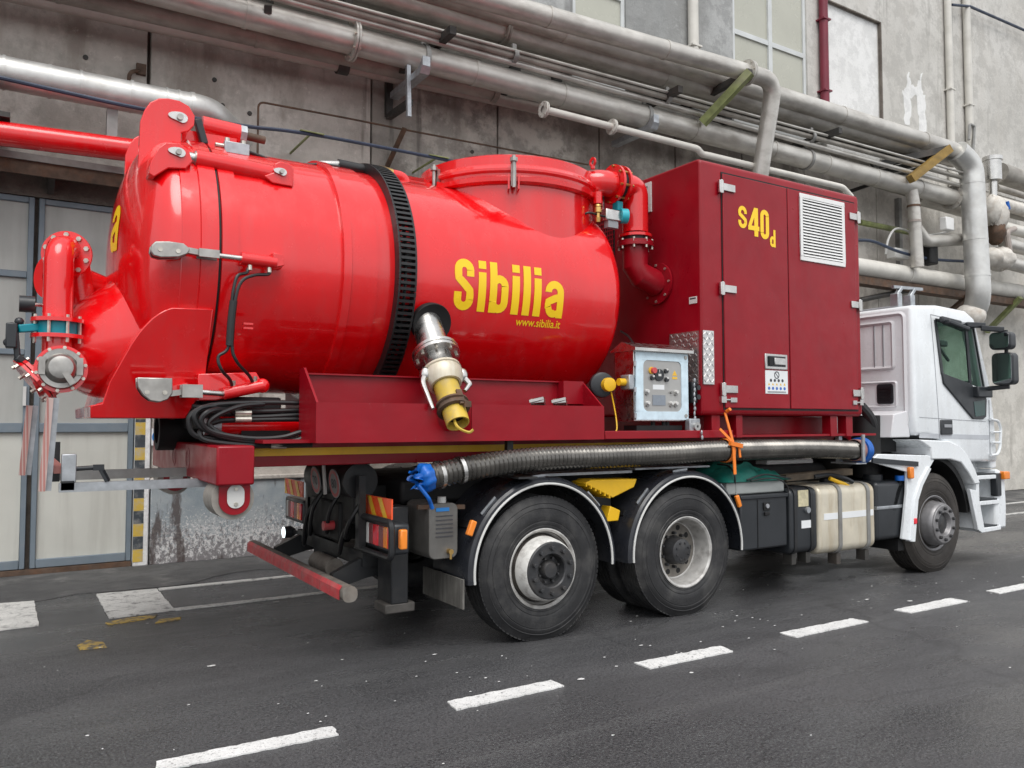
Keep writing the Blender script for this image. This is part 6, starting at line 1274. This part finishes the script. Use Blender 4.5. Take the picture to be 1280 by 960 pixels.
MB().lathe([(-.02, .09), (-.02, .125), (.05, .128), (.06, .10), (.06, 1e-5)], c, d, 28).build('blue_cap', BLUE, hz); MB().lathe([(-.09, .10), (-.09, .107), (-.02, .107), (-.02, .1)], c, d, 28).build('hose_end_ring', mat('red_grey_ring', (.30, .16, .14), .5, var=.3, scale=14), hz)
for x in (-.20, 3.62):
    MB().box(x-.025, x+.025, .13, .17, 1.17, 1.44).box(x-.06, x+.10, -.08, .2, 1.175, 1.187).build('hose_support', BLACKP if x < 0 else GALV, T)
MB().box(3.60, 3.64, -.125, -.11, 1.2, 1.46).build('hose_hook', GALV, T)
sx_ = 1.877
os_ = empty('ratchet_strap', (sx_, -.1, 1.3), 'orange ratchet strap tied round the ribbed hose below the machine box', 'strap')
MB().lathe([(-.022, .098), (-.022, .102), (.022, .102), (.022, .098)], pts[min(range(len(pts)), key=lambda i: abs(pts[i].x-sx_))], (1, .0, 0), 28, closed=True).build('strap_loop', ORANGE, os_)
MB().bar((sx_+.06, -.04, 1.40), (sx_+.05, .04, 1.66), .024, .008, (0, 1, 0)).bar((sx_-.12, -.06, 1.52), (sx_, -.1, 1.40), .024, .008, (0, 1, 0)).bar((sx_-.02, -.115, 1.40), (sx_-.01, -.12, 1.14), .03, .008, (0, 1, 0)).bar((sx_+.05, -.11, 1.40), (sx_+.06, -.115, 1.28), .022, .008, (0, 1, 0)).build('strap_tail', ORANGE, os_)
MB().bar((sx_-.06, -.115, 1.40), (sx_+.08, -.115, 1.375), .035, .03, (0, 1, 0)).build('strap_buckle', ORANGE, os_); MB().cyl((sx_+.06, .03, 1.67), (sx_+.06, -.01, 1.69), .015).build('strap_hook', ORANGE, os_)
tp = empty('folded_tarp', (2.35, .3, 1.1), 'crumpled green tarp tied down on the grey tray behind the rear wheels', 'tarp')
rnd = random.Random(3); k = MB(); nx, ny = 26, 12
def tz(x, y):
    e = min(1, min(x-1.95, 2.80-x)/.12); g_ = min(1, (y-.07)/.06)
    return 1.055+max(0, e)*max(0, min(1, g_))*(.13-.07*max(0, (x-2.35))/.45*1.2)*(1+.16*sin(17*x+3*y)+.12*sin(31*x-9*y)+.1*sin(23*y+5*x)+rnd.uniform(-.1, .1))
vs = [(1.95+.85*i/nx, .06+.5*j/ny, tz(1.95+.85*i/nx, .06+.5*j/ny)) for i in range(nx+1) for j in range(ny+1)]
k.add(vs, [(i*(ny+1)+j, (i+1)*(ny+1)+j, (i+1)*(ny+1)+j+1, i*(ny+1)+j+1) for i in range(nx) for j in range(ny)]); k.box(1.96, 2.79, .07, .55, 1.05, 1.056); k.build('cloth', TARP, tp, ang=70)
MB().tube(smooth_path([(2.06, .055, 1.05), (2.05, .06, 1.13), (2.08, .15, 1.19), (2.1, .3, 1.2)]), .008, 6).tube(smooth_path([(2.2, .05, 1.07), (2.4, .04, 1.11), (2.6, .05, 1.09), (2.78, .05, 1.06)]), .008, 6).tube(smooth_path([(2.25, .05, 1.06), (2.45, .035, 1.075), (2.6, .03, 1.06), (2.7, .03, 1.0), (2.72, .03, .94)]), .007, 6).build('tie_cord', BHOSE, tp)

# ================================================================ CAB
cy0, cy1 = .03, 2.47
outer = MB().prism([(4.74, 1.44), (4.70, 1.70), (4.70, 2.81), (5.2, 2.85), (5.75, 2.83), (5.93, 2.755), (6.22, 2.02), (6.30, 1.62), (6.34, 1.12), (5.62, 1.14), (5.44, 1.28), (5.2, 1.385), (4.95, 1.44)], 'y', cy0, cy1)
inner = MB().prism([(4.78, 1.56), (4.77, 2.76), (5.2, 2.79), (5.72, 2.77), (5.86, 2.70), (6.13, 2.0), (6.2, 1.56)], 'y', cy0+.06, cy1-.06)
win = [(5.129, 0.03, 2.68), (5.878, 0.03, 2.649), (6.068, 0.03, 1.958), (5.812, 0.03, 1.997), (5.232, 0.03, 2.099)]
wpoly = [(q[0], q[2]) for q in win]
side_cut = MB().prism(wpoly, 'y', -.2, 2.7)
ws_cut = MB().prism([(5.6, 2.70), (6.2, 2.70), (6.6, 2.06), (5.9, 2.06)], 'y', .17, 2.33)
cab = carve(outer, [inner, side_cut, ws_cut], 'cab', WHITE, T, pre=.045)
for y, s in ((cy0+.022, 1), (cy1-.022, -1)):
    MB().prism([(a, b) for a, b in wpoly], 'y', y, y+.006*s).build('side_window', GLASS, cab)
wx = lambda z: 5.93+(2.755-z)*(6.22-5.93)/(2.755-2.02)-.025
MB().add([(wx(2.72), .15, 2.72), (wx(2.72), 2.35, 2.72), (wx(2.04), 2.35, 2.04), (wx(2.04), .15, 2.04)], [(0, 1, 2, 3)]).build('windscreen', GLASS, cab, solid=.006)
# black window trim and door fairing
def trim(y, s):
    t = [wpoly[0], wpoly[1], wpoly[2], wpoly[3], wpoly[4]]; k = MB()
    def strip(a, b, w_): k.bar((a[0], y-.004*s, a[1]), (b[0], y-.004*s, b[1]), .016, w_, (0, 0, 1) if abs(b[0]-a[0]) > abs(b[1]-a[1]) else (1, 0, 0))
    strip(t[0], t[1], .035); strip(t[4], t[0], .04); strip((wpoly[1][0]-.155, wpoly[1][1]+.01), (wpoly[3][0]-.03, wpoly[3][1]+.02), .045); strip((t[1][0]+.0, t[1][1]), (t[2][0], t[2][1]), .02)
    k.build('window_trim', PLAST, cab)
trim(cy0, 1); trim(cy1, -1)
fa = [(5.215, 0.02, 2.111), (5.794, 0.02, 2.005), (5.825, 0.02, 1.97), (6.049, 0.02, 1.966), (6.092, 0.02, 1.831), (6.074, 0.02, 1.64), (6.005, 0.02, 1.612), (5.807, 0.02, 1.616), (5.666, 0.02, 1.709), (5.241, 0.02, 1.999)]
MB().prism([(q[0], q[2]) for q in fa], 'y', .010, .031).build('door_fairing', PLAST, cab, bevel=.006)
qg = [(5.815, 0.01, 1.808), (6.048, 0.01, 1.83), (6.039, 0.01, 1.658), (5.839, 0.01, 1.639)]; MB().prism([(q[0], q[2]) for q in qg], 'y', .006, .011).build('lower_side_glass', mat('dark_green_glass', (.02, .06, .055), .06, var=.1, rvar=.01), cab)
q = (5.951, 0.0, 1.927); MB().box(q[0]-.14, q[0]+.16, -.05, .03, q[2]-.07, q[2]+.05).build('mirror_base', PLAST, cab, bevel=.012)
# door seams, stripe, handle, deflector
def line(pts, nm, m, w_=.010, y=.029):
    k = MB()
    for a, b in zip(pts[:-1], pts[1:]): k.bar((a[0], y, a[2]), (b[0], y, b[2]), .004, w_, (0, 0, 1) if abs(b[0]-a[0]) > abs(b[2]-a[2]) else (1, 0, 0))
    return k.build(nm, m, cab)
line([(5.049, 0.03, 2.735), (5.102, 0.03, 2.246), (5.151, 0.03, 1.636), (5.155, 0.03, 1.405)], 'door_seam', GREYP, .008); line([(5.049, 0.03, 2.735), (5.813, 0.03, 2.681)], 'door_seam', GREYP, .006)
line([(6.171, 0.03, 1.832), (6.163, 0.03, 1.204)], 'door_seam', GREYP, .012); line([(4.796, 0.03, 1.631), (6.09, 0.03, 1.585)], 'body_crease', GREYP, .006)
line([(4.788, 0.03, 1.438), (6.149, 0.03, 1.408)], 'grey_stripe', mat('light_grey_stripe', (.45, .47, .50), .4), .05); 
q = (5.28, 0.02, 1.524); dh = MB().box(q[0]-.11, q[0]+.11, .010, .031, q[2]-.08, q[2]+.08).build('door_handle', PLAST, cab, bevel=.015); MB().box(q[0]-.06, q[0]+.08, .0, .014, q[2]-.005, q[2]+.03).build('handle_grip', GREYP, dh, bevel=.005)
df = MB().bar((5.139, -0.03, 2.682), (5.51, -0.03, 2.655), .05, .07).bar((5.177, -0.06, 2.656), (5.506, -0.1, 2.586), .10, .05).build('entry_mirror', PLAST, cab, bevel=.015)
# mirrors
my = -.22
MB().bar((5.713, 0.02, 2.664), (5.961, -0.05, 2.664), .06, .06).bar((5.873, -0.06, 2.63), (5.987, -0.25, 2.601), .06, .06).build('mirror_arm', PLAST, cab, bevel=.01)
MB().bar((6.031, -0.02, 1.955), (6.07, -0.25, 1.974), .05, .05).build('mirror_arm', PLAST, cab, bevel=.01)
def mirror(px, z0, z1, w_, nm):
    k = MB(); x = px
    hb = MB().prism(rrect(my-.11, my+.12, z0, z1, .05, 5), 'x', x-.02, x+.13).build(nm, PLAST, cab, bevel=.03, seg=3)
    MB().prism(rrect(my-.097, my+.107, z0+.015, z1-.015, .04, 5), 'x', x-.026, x-.021).build('mirror_glass', MIRR, hb)
mx = 5.983
mirror(mx-.02, 2.381, 2.577, .3, 'mirror'); mirror(mx+.02, 1.992, 2.348, .3, 'mirror')
MB().cyl((mx+.1, my, 1.964), (mx+.1, my, 2.604), .02).build('mirror_stay', PLAST, cab)
MB().box(6.25, 6.42, .62, .92, 2.50, 2.58).bar((6.3, .7, 2.54), (6.42, .62, 2.32), .04, .04).build('front_mirror', PLAST, cab, bevel=.02)
c_ = copy_tree([o for o in bpy.data.objects if o.parent == cab and o.name.startswith('mirror') and o.type == 'MESH' and 'arm' not in o.name and 'base' not in o.name and 'stay' not in o.name][1], cab, (mx+.08, 2.72, 2.169))
# interior
MB().box(4.85, 5.2, .35, .95, 1.6, 2.0).build('seat', SEAT, cab, bevel=.06, seg=3); MB().prism([(4.85, 1.9), (5.02, 1.9), (4.98, 2.55), (4.84, 2.55)], 'y', .38, .92).build('seat_back', SEAT, cab, bevel=.05, seg=3)
MB().prism([(4.85, 1.9), (5.02, 1.9), (4.98, 2.55), (4.84, 2.55)], 'y', 1.55, 2.1).build('seat_back', SEAT, cab, bevel=.05, seg=3)
MB().prism([(5.75, 1.6), (6.15, 1.6), (6.12, 1.98), (5.9, 2.05), (5.7, 1.95)], 'y', .1, 2.4).build('dashboard', DARK, cab, bevel=.03); MB().lathe([(-.012, .21), (0, .225), (.012, .21), (0, .198)], (5.6, 1.85, 2.02), (-.6, 0, .8), 28, closed=True).build('steering_wheel', DARK, cab)
# rear wall pressings
def ring_panel(y0, y1, z0, z1, r_, w_, nm, m=WHITEB, x=4.70):
    o_ = rrect(y0, y1, z0, z1, r_, 5); i_ = rrect(y0+w_, y1-w_, z0+w_, z1-w_, max(.005, r_-w_), 5); n = len(o_)
    k = MB(); k.add([(x-.0, a, b) for a, b in o_]+[(x-.02, (a+c)/2, (b+d_)/2) for (a, b), (c, d_) in zip(o_, i_)]+[(x-.0, a, b) for a, b in i_], [(i, (i+1) % n, n+(i+1) % n, n+i) for i in range(n)]+[(n+i, n+(i+1) % n, 2*n+(i+1) % n, 2*n+i) for i in range(n)])
    return k.build(nm, m, cab, ang=60)
y_a = 0.22; y_b = 0.053
ring_panel(y_a, 1.1, 2.135, 2.679, .05, .05, 'panel_pressing'); ring_panel(y_a-.02, 1.1, 1.731, 2.023, .04, .03, 'panel_pressing')
ring_panel(.09, 2.4, 1.50, 2.76, .08, .05, 'panel_pressing')
for yy in (0.359, 0.464): MB().box(4.692, 4.701, yy-.006, yy+.006, 2.173, 2.632).build('panel_groove', GREYP, cab)
y0_, y1_ = 0.251, 0.439; z0_, z1_ = 1.774, 1.99
vt = MB().prism(rrect(y0_, y1_, z0_, z1_, .03), 'x', 4.685, 4.702).build('cab_vent', PLAST, cab)
for i in range(5): MB().box(4.676, 4.686, y0_+.02, y1_-.02, z0_+.03+i*(z1_-z0_-.05)/5, z0_+.05+i*(z1_-z0_-.05)/5).build('vent_slat', BLACKP, vt)
MB().prism(rrect(0.106, 0.343, 1.491, 1.627, .03), 'x', 4.694, 4.702).build('access_cover', WHITEB, cab, bevel=.004)
MB().prism([(4.70, 1.70), (4.74, 1.42), (4.40, 1.42), (4.46, 1.66)], 'y', .10, 1.9).build('cab_underside', WHITEB, cab, bevel=.01)
MB().box(4.3, 4.8, .3, 2.2, 1.26, 1.42).build('cab_mount', DARK, T)
MB().box(5.0, 5.7, .4, 2.0, 2.845, 2.875).build('roof_hatch', GREYP, cab, bevel=.01)
for x in (4.86, 5.1): MB().box(x-.04, x+.04, .25, .35, 2.83, 2.98).bar((x, .3, 2.96), (x+.1, .3, 3.06), .05, .04).build('roof_bracket', GALV, cab, bevel=.01)
MB().bar((4.8, .3, 3.05), (5.35, .3, 3.07), .03, .03).build('roof_rail', GALV, cab)
# wheel arch, guard, steps, bumper corner
cxw, czw = 5.03, .525
def arch(r0, r1, a0, a1, y0, y1, nm, m, n=20, bevel=.01):
    return MB().prism(arc2(cxw, czw, r1, a0, a1, n)+arc2(cxw, czw, r0, a1, a0, n), 'y', y0, y1).build(nm, m, cab, bevel=bevel)
aw = [(4.722, 0.0, 1.397), (5.269, 0.0, 1.378), (5.468, 0.0, 1.324), (5.622, 0.0, 1.225), (5.759, 0.0, 1.072), (5.865, 0.0, 0.9), (5.75, -0.0, 0.896), (5.628, -0.0, 1.032), (5.491, 0.0, 1.141), (5.291, -0.0, 1.18), (4.931, 0.0, 1.189), (4.921, 0.0, 1.307)]
MB().prism([(q[0], q[2]) for q in aw], 'y', -.015, .45).build('wheel_arch', WHITE, cab, bevel=.012)
MB().prism(arc2(cxw, czw, .66, pi*.93, 0.08, 20)+arc2(cxw, czw, .72, .08, pi*.93, 20), 'y', .05, .6).build('arch_liner', DARK, T)
gd = [(3.9, 0.0, 1.19), (4.033, -0.0, 1.262), (4.903, 0.0, 1.231), (5.004, 0.0, 1.179), (4.912, 0.0, 1.089), (4.76, 0.0, 0.927), (4.668, 0.0, 0.774), (4.594, 0.0, 0.354), (4.402, 0.0, 0.393), (4.503, 0.0, 0.864), (4.511, 0.0, 1.068)]
g2 = MB().prism([(q[0], q[2]) for q in gd], 'y', .0, .035).build('rear_guard', WHITE, T, bevel=.008)
gl_ = [(q[0], q[2]) for q in ((4.912, 0.0, 1.089), (4.76, 0.0, 0.927), (4.668, 0.0, 0.774), (4.594, 0.0, 0.354), (4.539, 0.0, 0.358), (4.598, 0.0, 0.778), (4.704, -0.0, 0.954), (4.869, -0.0, 1.115))]
MB().prism(gl_, 'y', -.02, .40).build('guard_lip', WHITE, g2, bevel=.004)
MB().box(4.0, 4.95, .036, .5, 1.18, 1.225).build('guard_shelf', WHITE, g2)
MB().bar((3.912, -0.01, 1.202), (4.681, -0.01, 1.145), .02, .05).build('rubber_strip', PLAST, g2); q = (4.535, -0.02, 1.06); MB().box(q[0]-.035, q[0]+.035, -.045, .0, q[2]-.06, q[2]+.06).build('side_marker', ORLENS, g2, bevel=.012)
q = (4.603, 0.0, 0.565); MB().box(q[0]-.03, q[0]+.02, -.03, .0, q[2]-.03, q[2]+.03).build('red_reflector', REDLENS, g2, bevel=.008)
MB().box(4.45, 4.75, .08, .5, .26, .38).build('mudflap', DARK, T)
# step well
MB().prism([(q[0], q[2]) for q in ((5.651, -0.0, 0.847), (5.811, 0.0, 0.814), (5.921, -0.0, 0.401), (6.241, 0.0, 0.406), (6.256, 0.0, 0.36), (5.869, 0.0, 0.352), (5.79, -0.0, 0.393))], 'y', -.015, .03).build('step_frame', WHITE, T, bevel=.006)
sw = MB().box(5.86, 6.30, .22, .26, .38, 1.22).build('step_well', WHITE, T); MB().box(5.80, 5.86, .0, .3, .40, .92).build('step_side', WHITE, T)
for z, x0, x1 in ((.985, 5.80, 6.22), (.70, 5.86, 6.26), (.405, 5.86, 6.28)):
    s_ = MB().box(x0, x1, -.01, .24, z-.045, z).build('step', WHITE, T, bevel=.006); MB().box(x0+.02, x1-.03, .0, .22, z, z+.018).build('step_tread', PLAST, s_)
MB().prism([(6.18, .38), (6.42, .36), (6.44, .62), (6.42, 1.0), (6.26, 1.05), (6.22, .7)], 'y', .0, 2.5).build('front_bumper', WHITE, T, bevel=.03); MB().box(6.20, 6.30, -.02, .06, .74, 1.0).build('bumper_corner', PLAST, T, bevel=.012); q = (6.341, 0.0, 0.973); MB().box(q[0]-.03, q[0]+.09, -.05, .02, q[2]-.045, q[2]+.045).build('turn_signal', ORLENS, T, bevel=.01)
MB().prism([(6.22, 1.05), (6.36, 1.05), (6.33, 1.62), (6.27, 1.62)], 'y', .06, 2.44).build('front_panel', WHITE, cab, bevel=.02)
# white grab frame ahead of the door
MB().tube(fillet([(6.136, 0.0, 1.613), (6.306, 0.0, 1.595), (6.354, 0.0, 1.512), (6.324, 0.0, 1.283), (6.268, 0.0, 1.212), (6.131, 0.0, 1.205)], .06), .016, 8).tube([(6.162, 0.0, 1.467), (6.334, 0.0, 1.466)], .012, 8).tube([(6.156, 0.0, 1.35), (6.327, 0.0, 1.347)], .012, 8).build('grab_frame', WHITE, cab)
